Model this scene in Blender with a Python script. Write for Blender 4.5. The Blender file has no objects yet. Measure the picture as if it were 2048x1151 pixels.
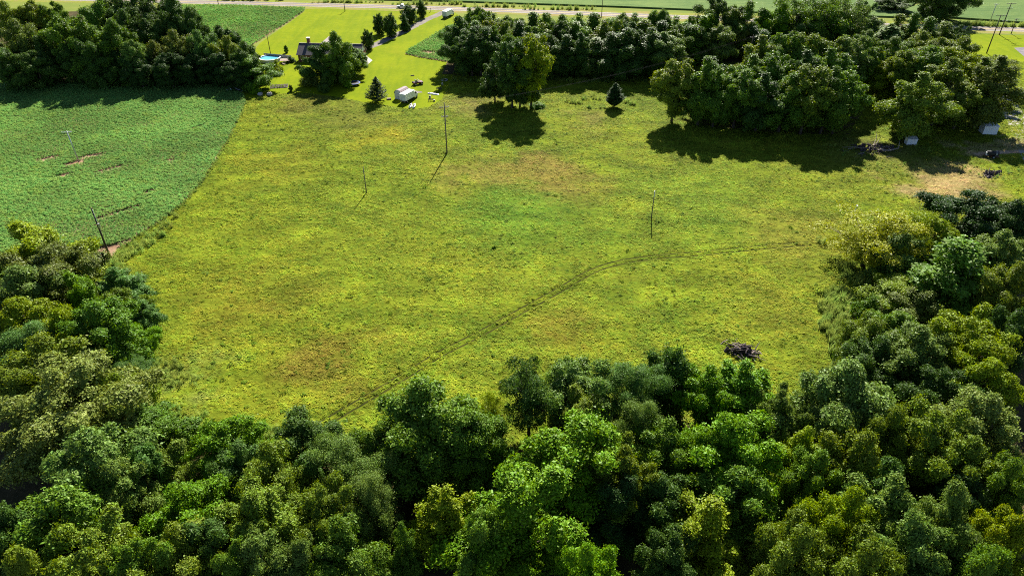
import bpy, math, random
import numpy as np
from mathutils import Vector, Matrix

# ------------------------------------------------------------------ camera, sky, sun, exposure
sc = bpy.context.scene
col = sc.collection
CAM_H, PITCH, FPX = 80.0, math.radians(34.3), 1384.0
cd = bpy.data.cameras.new('camera')
cam = bpy.data.objects.new('camera', cd); col.objects.link(cam)
cam.location = (0, 0, CAM_H)
cam.rotation_euler = (math.pi/2 - PITCH, 0, 0)
cd.sensor_width = 36.0; cd.lens = FPX/2048*36.0
cd.clip_start = 0.5; cd.clip_end = 6000
sc.camera = cam

SUN_EL, SUN_AZ = math.radians(37.5), math.radians(9.0)     # azimuth measured from +Y towards +X
w = bpy.data.worlds.new('World'); sc.world = w; w.use_nodes = True
nt = w.node_tree
sky = nt.nodes.new('ShaderNodeTexSky'); sky.sky_type = 'NISHITA'; sky.sun_disc = False
sky.air_density = .68; sky.dust_density = .25; sky.ozone_density = 2.5
sky.sun_elevation = SUN_EL; sky.sun_rotation = SUN_AZ
bgn = nt.nodes['Background']; bgn.inputs['Strength'].default_value = 0.05
nt.links.new(sky.outputs[0], bgn.inputs['Color'])
sd = bpy.data.lights.new('sun', 'SUN'); sd.energy = 5.0; sd.angle = math.radians(0.55); sd.color = (1.0, 0.94, 0.84)
sun = bpy.data.objects.new('sun', sd); col.objects.link(sun)
sdir = Vector((math.sin(SUN_AZ)*math.cos(SUN_EL), math.cos(SUN_AZ)*math.cos(SUN_EL), math.sin(SUN_EL)))
sun.rotation_euler = sdir.to_track_quat('Z', 'Y').to_euler()
vs = sc.view_settings
vs.view_transform = 'Standard'; vs.look = 'None'; vs.gamma = 1.0; vs.use_curve_mapping = False
vs.exposure = 1.6
sc.cycles.max_bounces = 6; sc.cycles.diffuse_bounces = 1; sc.cycles.glossy_bounces = 2
sc.cycles.transmission_bounces = 3; sc.cycles.transparent_max_bounces = 4; sc.cycles.volume_bounces = 0
sc.cycles.sample_clamp_indirect = 4.0
sc.cycles.use_denoising = False
sc.cycles.pixel_filter_type = 'BLACKMAN_HARRIS'; sc.cycles.filter_width = 1.05

# ------------------------------------------------------------------ geometry of the view
CF = np.array([0, math.cos(PITCH), -math.sin(PITCH)]); CU = np.array([0, math.sin(PITCH), math.cos(PITCH)])
def at(px, py, z=0.0):
    """World point at height z seen at pixel (px, py) of the 2048 x 1151 photograph."""
    d = CF + np.array([1, 0, 0])*((px-1024)/FPX) + CU*((575.5-py)/FPX)
    t = (z-CAM_H)/d[2]
    return np.array([0, 0, CAM_H]) + d*t
def depth(p): return float((p-np.array([0, 0, CAM_H])) @ CF)
def ppm(p): return FPX/depth(p)
def row(p):
    v = p-np.array([0, 0, CAM_H]); return 575.5-FPX*float(v @ CU)/float(v @ CF)
def height_to(base, py):
    """Height above ground point base whose image row is py."""
    lo, hi = 0.0, 60.0
    for _ in range(40):
        m = (lo+hi)/2
        if row(base+np.array([0, 0, m])) > py: lo = m
        else: hi = m
    return (lo+hi)/2
def G(pts): return [tuple(at(x, y)[:2]) for x, y in pts]

# ------------------------------------------------------------------ materials
MATS = {}
def newmat(name):
    m = bpy.data.materials.new(name); m.use_nodes = True
    MATS[name] = m
    return m, m.node_tree, m.node_tree.nodes, m.node_tree.links, m.node_tree.nodes['Principled BSDF']
def val(nodes, v):
    n = nodes.new('ShaderNodeValue'); n.outputs[0].default_value = v; return n.outputs[0]
def noise(nodes, links, scale, detail=4, vec=None, rough=0.55, dist=0.0):
    n = nodes.new('ShaderNodeTexNoise'); n.inputs['Scale'].default_value = scale
    n.inputs['Detail'].default_value = detail; n.inputs['Roughness'].default_value = rough
    n.inputs['Distortion'].default_value = dist
    if vec is not None: links.new(vec, n.inputs['Vector'])
    return n.outputs['Fac']
def ramp(nodes, links, fac, a, b):
    n = nodes.new('ShaderNodeMapRange'); n.inputs['From Min'].default_value = a; n.inputs['From Max'].default_value = b
    n.interpolation_type = 'SMOOTHSTEP'
    links.new(fac, n.inputs['Value']); return n.outputs[0]
def mixc(nodes, links, fac, a, b, mode='MIX'):
    n = nodes.new('ShaderNodeMix'); n.data_type = 'RGBA'; n.blend_type = mode
    for s, v in (('Factor', fac), ):
        if isinstance(v, (int, float)): n.inputs[0].default_value = v
        else: links.new(v, n.inputs[0])
    for i, v in ((6, a), (7, b)):
        if isinstance(v, tuple): n.inputs[i].default_value = (*v, 1)
        else: links.new(v, n.inputs[i])
    return n.outputs[2]
def mth(nodes, links, op, a, b=None):
    n = nodes.new('ShaderNodeMath'); n.operation = op
    for i, v in enumerate((a, b)):
        if v is None: continue
        if isinstance(v, (int, float)): n.inputs[i].default_value = v
        else: links.new(v, n.inputs[i])
    return n.outputs[0]
def worldpos(nodes):
    return nodes.new('ShaderNodeNewGeometry').outputs['Position']
def scalevec(nodes, links, vec, s, rot=0.0):
    n = nodes.new('ShaderNodeMapping'); n.inputs['Scale'].default_value = s; n.inputs['Rotation'].default_value = (0, 0, rot)
    links.new(vec, n.inputs['Vector']); return n.outputs[0]
def plain(name, c, rough=0.6, metal=0.0, var=0.12, scale=1.5, spec=0.35, bump=0.0):
    m, t, N, L, B = newmat(name)
    tc = N.new('ShaderNodeTexCoord').outputs['Object']
    f = noise(N, L, scale, 5, tc)
    d = tuple(x*(1-var*2) for x in c); e = tuple(min(1, x*(1+var)) for x in c)
    L.new(mixc(N, L, ramp(N, L, f, .3, .7), d, e), B.inputs['Base Color'])
    B.inputs['Roughness'].default_value = rough; B.inputs['Metallic'].default_value = metal
    B.inputs['Specular IOR Level'].default_value = spec
    if bump:
        b = N.new('ShaderNodeBump'); b.inputs['Strength'].default_value = bump; b.inputs['Distance'].default_value = .05
        L.new(noise(N, L, scale*8, 5, tc), b.inputs['Height']); L.new(b.outputs[0], B.inputs['Normal'])
    return m

def leafmat(name, trans=0.35, rough=0.5, spec=0.1, fixed=None, hv=0.3):
    """Leaf tissue: object colour varied leaf by leaf, thin and partly see-through to light."""
    m, t, N, L, B = newmat(name)
    oi = N.new('ShaderNodeObjectInfo'); ge = N.new('ShaderNodeNewGeometry')
    base = oi.outputs['Color'] if fixed is None else None
    r = ge.outputs['Random Per Island']
    hs = N.new('ShaderNodeHueSaturation')
    if base is not None: L.new(base, hs.inputs['Color'])
    else: hs.inputs['Color'].default_value = (*fixed, 1)
    L.new(mth(N, L, 'ADD', mth(N, L, 'MULTIPLY', r, -.05*hv*2), .5+.025*hv*2), hs.inputs['Hue'])
    v = mth(N, L, 'ADD', mth(N, L, 'MULTIPLY', mth(N, L, 'FRACT', mth(N, L, 'MULTIPLY', r, 37.7)), .75), .62)
    tc = N.new('ShaderNodeTexCoord').outputs['Object']
    nz = noise(N, L, .35, 3, tc)
    v = mth(N, L, 'MULTIPLY', v, mth(N, L, 'ADD', mth(N, L, 'MULTIPLY', nz, .7), .65))
    L.new(v, hs.inputs['Value'])
    L.new(hs.outputs[0], B.inputs['Base Color'])
    B.inputs['Roughness'].default_value = rough; B.inputs['Specular IOR Level'].default_value = spec
    tr = N.new('ShaderNodeBsdfTranslucent')
    h2 = N.new('ShaderNodeHueSaturation'); L.new(hs.outputs[0], h2.inputs['Color'])
    h2.inputs['Hue'].default_value = .485; h2.inputs['Saturation'].default_value = 1.1; h2.inputs['Value'].default_value = 1.7
    L.new(h2.outputs[0], tr.inputs['Color'])
    mx = N.new('ShaderNodeMixShader'); mx.inputs[0].default_value = trans
    L.new(B.outputs[0], mx.inputs[1]); L.new(tr.outputs[0], mx.inputs[2])
    L.new(mx.outputs[0], N['Material Output'].inputs['Surface'])
    return m

# --- meadow colour as a node group, shared by the soil sheet and the grass that stands on it
PATCH = [  # pixel centre, radius m, colour, strength: differing plants in the sward
    (770, 272, 9, (.24, .225, .004), .8), (560, 330, 14, (.20, .185, .006), .5), (1080, 330, 9, (.20, .125, .035), .55),
    (960, 345, 12, (.22, .17, .035), .6), (1110, 372, 15, (.22, .16, .030), .75), (1060, 440, 20, (.09, .175, .006), .7),
    (1000, 410, 15, (.085, .17, .006), .6), (640, 740, 10, (.125, .085, .012), .65), (500, 610, 14, (.12, .095, .008), .55),
    (1120, 665, 7, (.14, .10, .012), .5), (1420, 420, 22, (.11, .19, .006), .55), (1850, 375, 10, (.34, .24, .10), .8),
    (1920, 360, 12, (.33, .23, .10), .8), (1760, 300, 14, (.11, .085, .04), .5), (1430, 610, 14, (.16, .22, .003), .6),
    (1180, 240, 9, (.20, .14, .05), .4), (940, 205, 12, (.20, .165, .045), .6), (700, 240, 16, (.105, .10, .018), .55),
    (620, 205, 14, (.12, .105, .02), .6), (1600, 470, 16, (.185, .16, .02), .5), (860, 560, 16, (.17, .20, .004), .5),
    (1560, 610, 16, (.13, .135, .007), .5), (340, 760, 9, (.11, .15, .035), .6), (800, 440, 16, (.13, .175, .005), .6),
    (1700, 330, 16, (.13, .15, .012), .5), (1950, 300, 6, (.36, .26, .13), .8), (2000, 290, 6, (.34, .25, .13), .7)]
def meadow_group():
    g = bpy.data.node_groups.new('meadow_colour', 'ShaderNodeTree')
    g.interface.new_socket('Color', in_out='OUTPUT', socket_type='NodeSocketColor')
    N, L = g.nodes, g.links
    out = N.new('NodeGroupOutput')
    pos = worldpos(N)
    big = noise(N, L, .028, 5, pos, .6)
    med = noise(N, L, .11, 5, pos, .6)
    sm = noise(N, L, .6, 5, pos, .65)
    streak = noise(N, L, .35, 4, scalevec(N, L, pos, (.25, 1, 1), .25), .6)
    c = mixc(N, L, ramp(N, L, big, .35, .65), (.112, .158, .004), (.148, .178, .004))
    c = mixc(N, L, ramp(N, L, med, .45, .75), c, (.165, .225, .003))
    c = mixc(N, L, mth(N, L, 'MULTIPLY', ramp(N, L, streak, .54, .78), .5), c, (.130, .125, .010))
    warp = N.new('ShaderNodeVectorMath'); warp.operation = 'ADD'
    nz = N.new('ShaderNodeTexNoise'); nz.inputs['Scale'].default_value = .07; nz.inputs['Detail'].default_value = 8; nz.inputs['Roughness'].default_value = .7
    L.new(pos, nz.inputs['Vector'])
    sc_ = N.new('ShaderNodeVectorMath'); sc_.operation = 'MULTIPLY_ADD'
    L.new(nz.outputs['Color'], sc_.inputs[0]); sc_.inputs[1].default_value = (46, 46, 0); sc_.inputs[2].default_value = (-23, -23, 0)
    L.new(pos, warp.inputs[0]); L.new(sc_.outputs[0], warp.inputs[1])
    for (px, py, r, cc, s) in PATCH:
        p = at(px, py)
        d = N.new('ShaderNodeVectorMath'); d.operation = 'DISTANCE'
        L.new(warp.outputs[0], d.inputs[0]); d.inputs[1].default_value = (p[0], p[1], 0)
        f = mth(N, L, 'MULTIPLY', ramp(N, L, d.outputs['Value'], r*1.35, r*.1), s*.95)
        c = mixc(N, L, f, c, cc)
    c = mixc(N, L, mth(N, L, 'MULTIPLY', ramp(N, L, sm, .5, .75), .3), c, (.085, .105, .006))
    hv = N.new('ShaderNodeHueSaturation'); L.new(c, hv.inputs['Color'])
    n1 = noise(N, L, .16, 6, scalevec(N, L, pos, (.55, 1, 1), .2), .68); n2 = noise(N, L, 1.0, 4, scalevec(N, L, pos, (.6, 1, 1), .1), .65)
    v = mth(N, L, 'ADD', mth(N, L, 'ADD', mth(N, L, 'MULTIPLY', ramp(N, L, n1, .3, .7), .56), mth(N, L, 'MULTIPLY', ramp(N, L, n2, .32, .68), .34)), .55)
    L.new(v, hv.inputs['Value']); L.new(mth(N, L, 'ADD', mth(N, L, 'MULTIPLY', n1, -.05), .523), hv.inputs['Hue'])
    hv.inputs['Saturation'].default_value = .95
    L.new(hv.outputs[0], out.inputs[0])
    return g
MG = meadow_group()
def groundmat(name, colour_fn, bump=.6, bscale=3.0, rough=.9):
    m, t, N, L, B = newmat(name)
    L.new(colour_fn(N, L), B.inputs['Base Color'])
    B.inputs['Roughness'].default_value = rough; B.inputs['Specular IOR Level'].default_value = .02
    b = N.new('ShaderNodeBump'); b.inputs['Strength'].default_value = bump; b.inputs['Distance'].default_value = .25
    L.new(noise(N, L, bscale, 6, worldpos(N), .7), b.inputs['Height']); L.new(b.outputs[0], B.inputs['Normal'])
    return m
def two(a, b, s1=.05, s2=.7, lo=.4, hi=.62):
    def f(N, L):
        p = worldpos(N)
        q = mth(N, L, 'ADD', mth(N, L, 'MULTIPLY', noise(N, L, s1, 5, p), .6), mth(N, L, 'MULTIPLY', noise(N, L, s2, 5, p), .4))
        return mixc(N, L, ramp(N, L, q, lo, hi), a, b)
    return f
def meadow_col(dark):
    def f(N, L):
        g = N.new('ShaderNodeGroup'); g.node_tree = MG
        return mixc(N, L, 1.0, g.outputs[0], dark, 'MULTIPLY')
    return f
M_meadow = groundmat('meadow_turf', meadow_col((.80, .82, .8)), .9, 2.2)
M_ground = groundmat('open_country', two((.12, .16, .03), (.17, .19, .04), .01, .1), .5, 1.0)
def lawn_col(N, L):
    p = worldpos(N)
    c = two((.122, .168, .003), (.162, .203, .003), .06, .5)(N, L)
    sw = N.new('ShaderNodeTexWave'); sw.inputs['Scale'].default_value = .09; sw.inputs['Distortion'].default_value = 1.5; sw.inputs['Detail'].default_value = 3
    L.new(scalevec(N, L, p, (1, .35, 1), -.3), sw.inputs['Vector'])
    c = mixc(N, L, mth(N, L, 'MULTIPLY', sw.outputs['Fac'], .16), c, (.20, .22, .006))
    c = mixc(N, L, mth(N, L, 'MULTIPLY', ramp(N, L, noise(N, L, 1.3, 6, p, .7), .52, .75), .35), c, (.085, .125, .004))
    wv = noise(N, L, .28, 3, scalevec(N, L, p, (1, .10, 1), -.35), .5)
    c = mixc(N, L, mth(N, L, 'MULTIPLY', ramp(N, L, wv, .5, .68), .5), c, (.098, .148, .003))
    q = noise(N, L, .05, 4, scalevec(N, L, p, (1, 1, 1), .8))
    return mixc(N, L, mth(N, L, 'MULTIPLY', ramp(N, L, q, .55, .72), .5), c, (.185, .195, .008))
M_lawn = groundmat('mown_lawn', lawn_col, .5, 2.0)
M_soil = groundmat('field_soil', two((.20, .12, .075), (.30, .20, .13), .2, 1.5), .6, 3)
M_litter = groundmat('leaf_litter', two((.045, .04, .018), (.10, .075, .035), .2, 1.5), .8, 3)
M_asphalt = groundmat('worn_asphalt', two((.17, .15, .135), (.215, .19, .17), .05, 1.2), .15, 8, .85)
M_drive = groundmat('pale_gravel', two((.16, .145, .125), (.22, .20, .17), .3, 2.5), .4, 6)
M_lane = groundmat('pale_lane', two((.27, .255, .23), (.36, .34, .31), .3, 2.5), .3, 6)
M_dirt = groundmat('bare_dirt', two((.34, .23, .14), (.44, .32, .21), .2, 1.2), .5, 4)
M_gravel = groundmat('grey_gravel', two((.15, .14, .15), (.22, .20, .21), .5, 3), .5, 6)
def crop_col(N, L):
    p = worldpos(N)
    c = two((.085, .140, .042), (.120, .175, .052), .03, .3)(N, L)
    wv = noise(N, L, .5, 4, scalevec(N, L, p, (.06, .8, 1), .03), .6)
    return mixc(N, L, mth(N, L, 'MULTIPLY', ramp(N, L, wv, .48, .66), .65), c, (.060, .110, .034))
M_farcrop = groundmat('far_bean_canopy', crop_col, 1.0, 2.0)
def weedy(N, L): return two((.16, .20, .02), (.22, .18, .07), .08, .6)(N, L)
M_verge = groundmat('dry_verge', weedy, .7, 2.5)

def grassmat(name, bright, trans=.3, meadow=True, fixed=(.1, .2, .05), var=.55):
    m, t, N, L, B = newmat(name)
    ge = N.new('ShaderNodeNewGeometry')
    oi = N.new('ShaderNodeObjectInfo')
    if meadow:
        g = N.new('ShaderNodeGroup'); g.node_tree = MG; c = g.outputs[0]
    else:
        p = ge.outputs['Position']
        c = mixc(N, L, ramp(N, L, noise(N, L, .04, 5, p), .35, .65), tuple(x*.78 for x in fixed), tuple(x*1.15 for x in fixed))
        c = mixc(N, L, mth(N, L, 'MULTIPLY', ramp(N, L, noise(N, L, .22, 4, p), .5, .75), .5), c, (fixed[0]*1.45, fixed[1]*1.15, fixed[2]*.8))
    hs = N.new('ShaderNodeHueSaturation'); L.new(c, hs.inputs['Color'])
    v = mth(N, L, 'ADD', mth(N, L, 'MULTIPLY', oi.outputs['Random'], var), bright-var/2)
    L.new(v, hs.inputs['Value'])
    L.new(mth(N, L, 'ADD', mth(N, L, 'MULTIPLY', mth(N, L, 'FRACT', mth(N, L, 'MULTIPLY', oi.outputs['Random'], 13.3)), .05), .475), hs.inputs['Hue'])
    L.new(hs.outputs[0], B.inputs['Base Color']); B.inputs['Roughness'].default_value = .7; B.inputs['Specular IOR Level'].default_value = .04
    tr = N.new('ShaderNodeBsdfTranslucent'); L.new(hs.outputs[0], tr.inputs['Color'])
    mx = N.new('ShaderNodeMixShader'); mx.inputs[0].default_value = trans
    L.new(B.outputs[0], mx.inputs[1]); L.new(tr.outputs[0], mx.inputs[2]); L.new(mx.outputs[0], N['Material Output'].inputs['Surface'])
    return m
M_tuft = grassmat('meadow_grass_blade', 1.8, .35, var=.3)
M_soy = grassmat('soybean_leaf', 1.75, .35, False, (.112, .208, .044), .16)
M_soy2 = grassmat('soybean_leaf_far', 1.45, .38, False, (.118, .245, .040), .25)
M_weed = grassmat('tall_weed_leaf', 1.2, .45, False, (.20, .275, .05), .5)

M_leaf = leafmat('tree_leaf', .2)
M_needle = leafmat('conifer_needle', .2, .6, .1)
M_bark = plain('bark', (.085, .065, .048), .9, bump=.6, scale=2)
M_pole = plain('weathered_pole', (.16, .135, .115), .85, scale=3)
M_poledark = plain('creosoted_pole', (.05, .038, .033), .8, scale=3)
M_steel = plain('galvanised_steel', (.42, .43, .44), .45, .6)
M_porc = plain('porcelain', (.75, .75, .74), .3, spec=.5)
M_wire = plain('wire', (.06, .06, .06), .95, 0, spec=.0)
M_white = plain('white_paint', (.80, .80, .80), .4, var=.04)
M_offwhite = plain('off_white_siding', (.62, .64, .66), .6, var=.06)
M_shingle = plain('dark_shingle', (.095, .085, .095), .85, scale=4, bump=.4)
M_shingle2 = plain('weathered_shingle', (.24, .20, .19), .85, scale=4, bump=.4)
M_brick = plain('brick', (.24, .10, .065), .85, scale=6, bump=.4)
M_redwood = plain('orange_trim', (.42, .10, .03), .6)
M_glass = plain('window_glass', (.03, .035, .04), .08, spec=.6)
M_black = plain('black_rubber', (.02, .02, .022), .75)
M_maroon = plain('maroon_paint', (.11, .012, .018), .3, spec=.5)
M_fence = plain('grey_fence', (.34, .33, .34), .75)
M_blue = plain('blue_vinyl', (.02, .07, .28), .5)
M_matt = plain('trampoline_mat', (.015, .015, .02), .8)
M_wood = plain('weathered_wood', (.25, .19, .14), .85, scale=3)
M_deadwood = plain('dead_wood', (.30, .235, .20), .85, scale=3, var=.25)
M_darkwood = plain('rotten_wood', (.055, .04, .045), .9, scale=3)
M_rust = plain('rusty_iron', (.16, .07, .035), .8, scale=4, var=.3)
M_rock = plain('pale_rock', (.36, .33, .31), .9, scale=2, bump=.5)
M_plum = plain('plum_roof', (.16, .11, .125), .7)
M_mailbox = plain('mailbox_black', (.03, .03, .03), .5)
M_tail = plain('red_lens', (.35, .02, .015), .3)
M_head = plain('clear_lens', (.6, .6, .6), .15, spec=.6)
M_concrete = plain('concrete', (.38, .35, .32), .9, scale=2)
m, t_, N_, L_, B_ = newmat('pool_water')
B_.inputs['Base Color'].default_value = (.10, .38, .50, 1); B_.inputs['Roughness'].default_value = .06
_b = N_.new('ShaderNodeBump'); _b.inputs['Strength'].default_value = .15
L_.new(noise(N_, L_, 3, 3), _b.inputs['Height']); L_.new(_b.outputs[0], B_.inputs['Normal'])
M_pool = m

# ------------------------------------------------------------------ mesh helpers
def mesh_np(name, V, Q=None, T=None, mat=None, smooth=False):
    me = bpy.data.meshes.new(name)
    V = np.asarray(V, dtype=np.float32)
    faces = []
    loops, starts, n = [], [], 0
    if Q is not None and len(Q):
        Q = np.asarray(Q, dtype=np.int32); loops.append(Q.ravel()); starts.append(np.arange(len(Q))*4); n += Q.size
    if T is not None and len(T):
        T = np.asarray(T, dtype=np.int32); loops.append(T.ravel()); starts.append(n+np.arange(len(T))*3); n += T.size
    loops = np.concatenate(loops).astype(np.int32); starts = np.concatenate(starts).astype(np.int32)
    me.vertices.add(len(V)); me.vertices.foreach_set('co', V.ravel())
    me.loops.add(len(loops)); me.loops.foreach_set('vertex_index', loops)
    me.polygons.add(len(starts)); me.polygons.foreach_set('loop_start', starts)
    if mat: me.materials.append(mat)
    me.update(calc_edges=True)
    if smooth: me.polygons.foreach_set('use_smooth', np.ones(len(starts), dtype=bool))
    return me
class MB:
    """Collects boxes, prisms and tubes into one mesh."""
    def __init__(s): s.v, s.f = [], []
    def add(s, V, F):
        o = len(s.v); s.v += [tuple(map(float, p)) for p in V]; s.f += [tuple(i+o for i in f) for f in F]; return s
    def box(s, c, d, rz=0.0, taper=1.0):
        x, y, z = d[0]/2, d[1]/2, d[2]/2; V = []
        cs, sn = math.cos(rz), math.sin(rz)
        for k in (-1, 1):
            t = taper if k > 0 else 1
            for a, b in ((-1, -1), (1, -1), (1, 1), (-1, 1)):
                X, Y = a*x*t, b*y*t
                V.append((c[0]+X*cs-Y*sn, c[1]+X*sn+Y*cs, c[2]+k*z))
        return s.add(V, [(3, 2, 1, 0), (4, 5, 6, 7), (0, 1, 5, 4), (1, 2, 6, 5), (2, 3, 7, 6), (3, 0, 4, 7)])
    def prism(s, prof, y0, y1, axis='y'):
        """Profile in (a, z) pushed along y (axis 'y': a = x) or along x (axis 'x': a = y)."""
        n = len(prof); V = []
        for yy in (y0, y1):
            for a, z in prof: V.append((a, yy, z) if axis == 'y' else (yy, a, z))
        F = [tuple(range(n)), tuple(range(2*n-1, n-1, -1))]
        F += [(i, i+n, (i+1) % n+n, (i+1) % n) for i in range(n)]
        return s.add(V, F)
    def tube(s, pts, rad, n=6):
        pts = [Vector(p) for p in pts]
        if isinstance(rad, (int, float)): rad = [rad]*len(pts)
        V, F = [], []
        for i, p in enumerate(pts):
            d = (pts[min(i+1, len(pts)-1)]-pts[max(i-1, 0)]).normalized()
            a = d.orthogonal().normalized(); b = d.cross(a)
            if i: # keep rings aligned
                a = (pa-d*pa.dot(d)).normalized(); b = d.cross(a)
            pa = a
            for k in range(n):
                t = 2*math.pi*k/n; V.append(p+(a*math.cos(t)+b*math.sin(t))*rad[i])
        for i in range(len(pts)-1):
            for k in range(n):
                F.append((i*n+k, i*n+(k+1) % n, (i+1)*n+(k+1) % n, (i+1)*n+k))
        F.append(tuple(range(n-1, -1, -1))); F.append(tuple((len(pts)-1)*n+k for k in range(n)))
        return s.add(V, F)
    def mesh(s, name, mat, smooth=False):
        me = bpy.data.meshes.new(name); me.from_pydata(s.v, [], s.f); me.materials.append(mat); me.update()
        if smooth: me.polygons.foreach_set('use_smooth', [True]*len(me.polygons))
        return me
    def build(s, name, mat, parent=None, smooth=False, bevel=0.0):
        o = bpy.data.objects.new(name, s.mesh(name, mat, smooth)); col.objects.link(o); o.parent = parent
        if bevel:
            b = o.modifiers.new('bevel', 'BEVEL'); b.width = bevel; b.segments = 2; b.limit_method = 'ANGLE'
        return o
def tag(o, label=None, cat=None, group=None, kind=None):
    if label: o['label'] = label
    if cat: o['category'] = cat
    if group: o['group'] = group
    if kind: o['kind'] = kind
    return o
def empty(name, loc, rz=0.0):
    o = bpy.data.objects.new(name, None); col.objects.link(o); o.location = loc; o.rotation_euler = (0, 0, rz)
    o.empty_display_size = .5
    return o
def sheet(name, poly, z, mat, kind='structure', label=None):
    me = bpy.data.meshes.new(name); me.from_pydata([(x, y, z) for x, y in poly], [], [tuple(range(len(poly)))])
    me.materials.append(mat); me.update()
    if me.polygons[0].normal.z < 0: me.flip_normals()
    o = bpy.data.objects.new(name, me); col.objects.link(o); o['kind'] = kind
    if label: o['label'] = label
    return o
def smoothline(P, n=8):
    P = [np.array(p, float) for p in P]; out = []
    for i in range(len(P)-1):
        p0, p1, p2, p3 = P[max(i-1, 0)], P[i], P[i+1], P[min(i+2, len(P)-1)]
        for k in range(n):
            t = k/n
            out.append(.5*((2*p1)+(-p0+p2)*t+(2*p0-5*p1+4*p2-p3)*t*t+(-p0+3*p1-3*p2+p3)*t**3))
    out.append(P[-1]); return out
def ribbon(name, pts, width, z, mat, off=0.0, label=None, kind='structure', wob=0.0):
    L = smoothline(pts); V, F = [], []
    rr = random.Random(3)
    for i, p in enumerate(L):
        d = L[min(i+1, len(L)-1)]-L[max(i-1, 0)]; d /= np.linalg.norm(d)
        nrm = np.array([-d[1], d[0]]); a = wob*(rr.random()-.5); b = wob*(rr.random()-.5)
        for q in (off-width/2+a, off+width/2+b): V.append((*(p+nrm*q), z))
    for i in range(len(L)-1): F.append((2*i, 2*i+2, 2*i+3, 2*i+1))
    me = bpy.data.meshes.new(name); me.from_pydata(V, [], F); me.materials.append(mat); me.update()
    if me.polygons[0].normal.z < 0: me.flip_normals()
    o = bpy.data.objects.new(name, me); col.objects.link(o); o['kind'] = kind
    if label: o['label'] = label
    return o
def inside(poly, P):
    poly = np.asarray(poly); x, y = P[:, 0], P[:, 1]; r = np.zeros(len(P), bool)
    j = len(poly)-1
    for i in range(len(poly)):
        xi, yi = poly[i]; xj, yj = poly[j]
        c = ((yi > y) != (yj > y)) & (x < (xj-xi)*(y-yi)/(yj-yi+1e-12)+xi); r ^= c; j = i
    return r
def dist_line(L, P):
    L = np.asarray(L); d = np.full(len(P), 1e9)
    for a, b in zip(L[:-1], L[1:]):
        ab = b-a; t = np.clip(((P-a) @ ab)/(ab @ ab+1e-9), 0, 1)
        d = np.minimum(d, np.linalg.norm(P-(a+t[:, None]*ab), axis=1))
    return d

# ------------------------------------------------------------------ the ground
SOYL = [(-160, 150), (0, 163), (120, 168), (230, 172), (330, 170), (400, 168), (455, 176), (487, 190), (492, 205), (478, 235), (455, 280),
        (432, 318), (405, 362), (370, 402), (325, 440), (270, 475), (222, 512), (180, 500), (130, 500), (60, 520), (0, 560), (-200, 640)]
SOYT = [(330, 12), (460, 11), (610, 16), (606, 24), (575, 46), (515, 84), (470, 110), (300, 110)]
PLOT = [(896, 52), (915, 50), (930, 130), (882, 122), (845, 116), (810, 108), (822, 98), (858, 76)]
LAWN = [(613, 15), (760, 17), (905, 22), (960, 60), (910, 140), (903, 158), (896, 176), (884, 200), (858, 214), (830, 218), (800, 216), (760, 209),
        (720, 203), (675, 194), (620, 187), (570, 187), (525, 192), (490, 196), (470, 160), (500, 110), (520, 86), (577, 47), (608, 24)]
RLAWN = [(1900, 68), (2300, 76), (2300, 210), (2030, 205), (1940, 130)]
ground = sheet('ground', [(-2500, -600), (2500, -600), (2500, 4000), (-2500, 4000)], 0, M_ground)
meadow_poly = [(-170, -60), (260, -60), (290, 300), (150, 330), (-60, 262), (-140, 262), (-200, 240)]
meadow = sheet('meadow', meadow_poly, .004, M_meadow)
sheet('lawn', G(LAWN), .012, M_lawn)
lawn2 = sheet('lawn', G(RLAWN), .012, M_lawn)
sheet('field', G(SOYL), .008, M_soil)
sheet('field', G(SOYT), .008, M_soil)
sheet('field', G(PLOT), .016, M_soil)
ROAD = [(-900, -12), (0, -4), (450, 5.8), (860, 16.2), (1215, 29), (1600, 43.5), (1930, 56.5), (2300, 64), (2700, 66)]
roadP = [np.array(p) for p in G(ROAD)]
ribbon('verge', roadP, 17, .016, M_verge, wob=2.0)
ribbon('road', roadP, 7.6, .022, M_asphalt)
M_yellow = plain('road_paint_yellow', (.62, .42, .05), .7); M_linew = plain('road_paint_white', (.7, .7, .68), .7)
ribbon('centre_line', roadP, .16, .027, M_yellow, off=.14); ribbon('centre_line', roadP, .16, .027, M_yellow, off=-.14)
ribbon('edge_line', roadP, .14, .027, M_linew, off=3.35); ribbon('edge_line', roadP, .14, .027, M_linew, off=-3.35)
drive = [np.array(p) for p in G([(905, 20), (888, 24), (868, 33), (842, 45), (812, 61), (782, 75), (748, 91), (728, 98), (720, 106), (726, 116)])]
ribbon('driveway', drive, 4.2, .020, M_drive, wob=.6)
sheet('parking_pad', G([(716, 104), (728, 108), (745, 121), (733, 131), (715, 132), (700, 120)]), .024, M_concrete)
lane = [np.array(p) for p in G([(1990, 165), (2004, 190), (2019, 214), (2036, 246), (2060, 300), (2110, 400)])]
ribbon('lane', lane, 6.0, .020, M_lane)
track = [np.array(p) for p in G([(1950, 309), (2000, 305), (2048, 303), (2110, 305)])]
ribbon('dirt_track', track, 2.6, .012, M_dirt, wob=1.2)
ribbon('dirt_track', [np.array(p) for p in G([(1972, 262), (2000, 270), (2030, 282)])], 3.0, .010, M_dirt, wob=1.5)
sheet('gravel_pad', G([(2028, 96), (2120, 90), (2200, 140), (2080, 140)]), .020, M_gravel)
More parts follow.
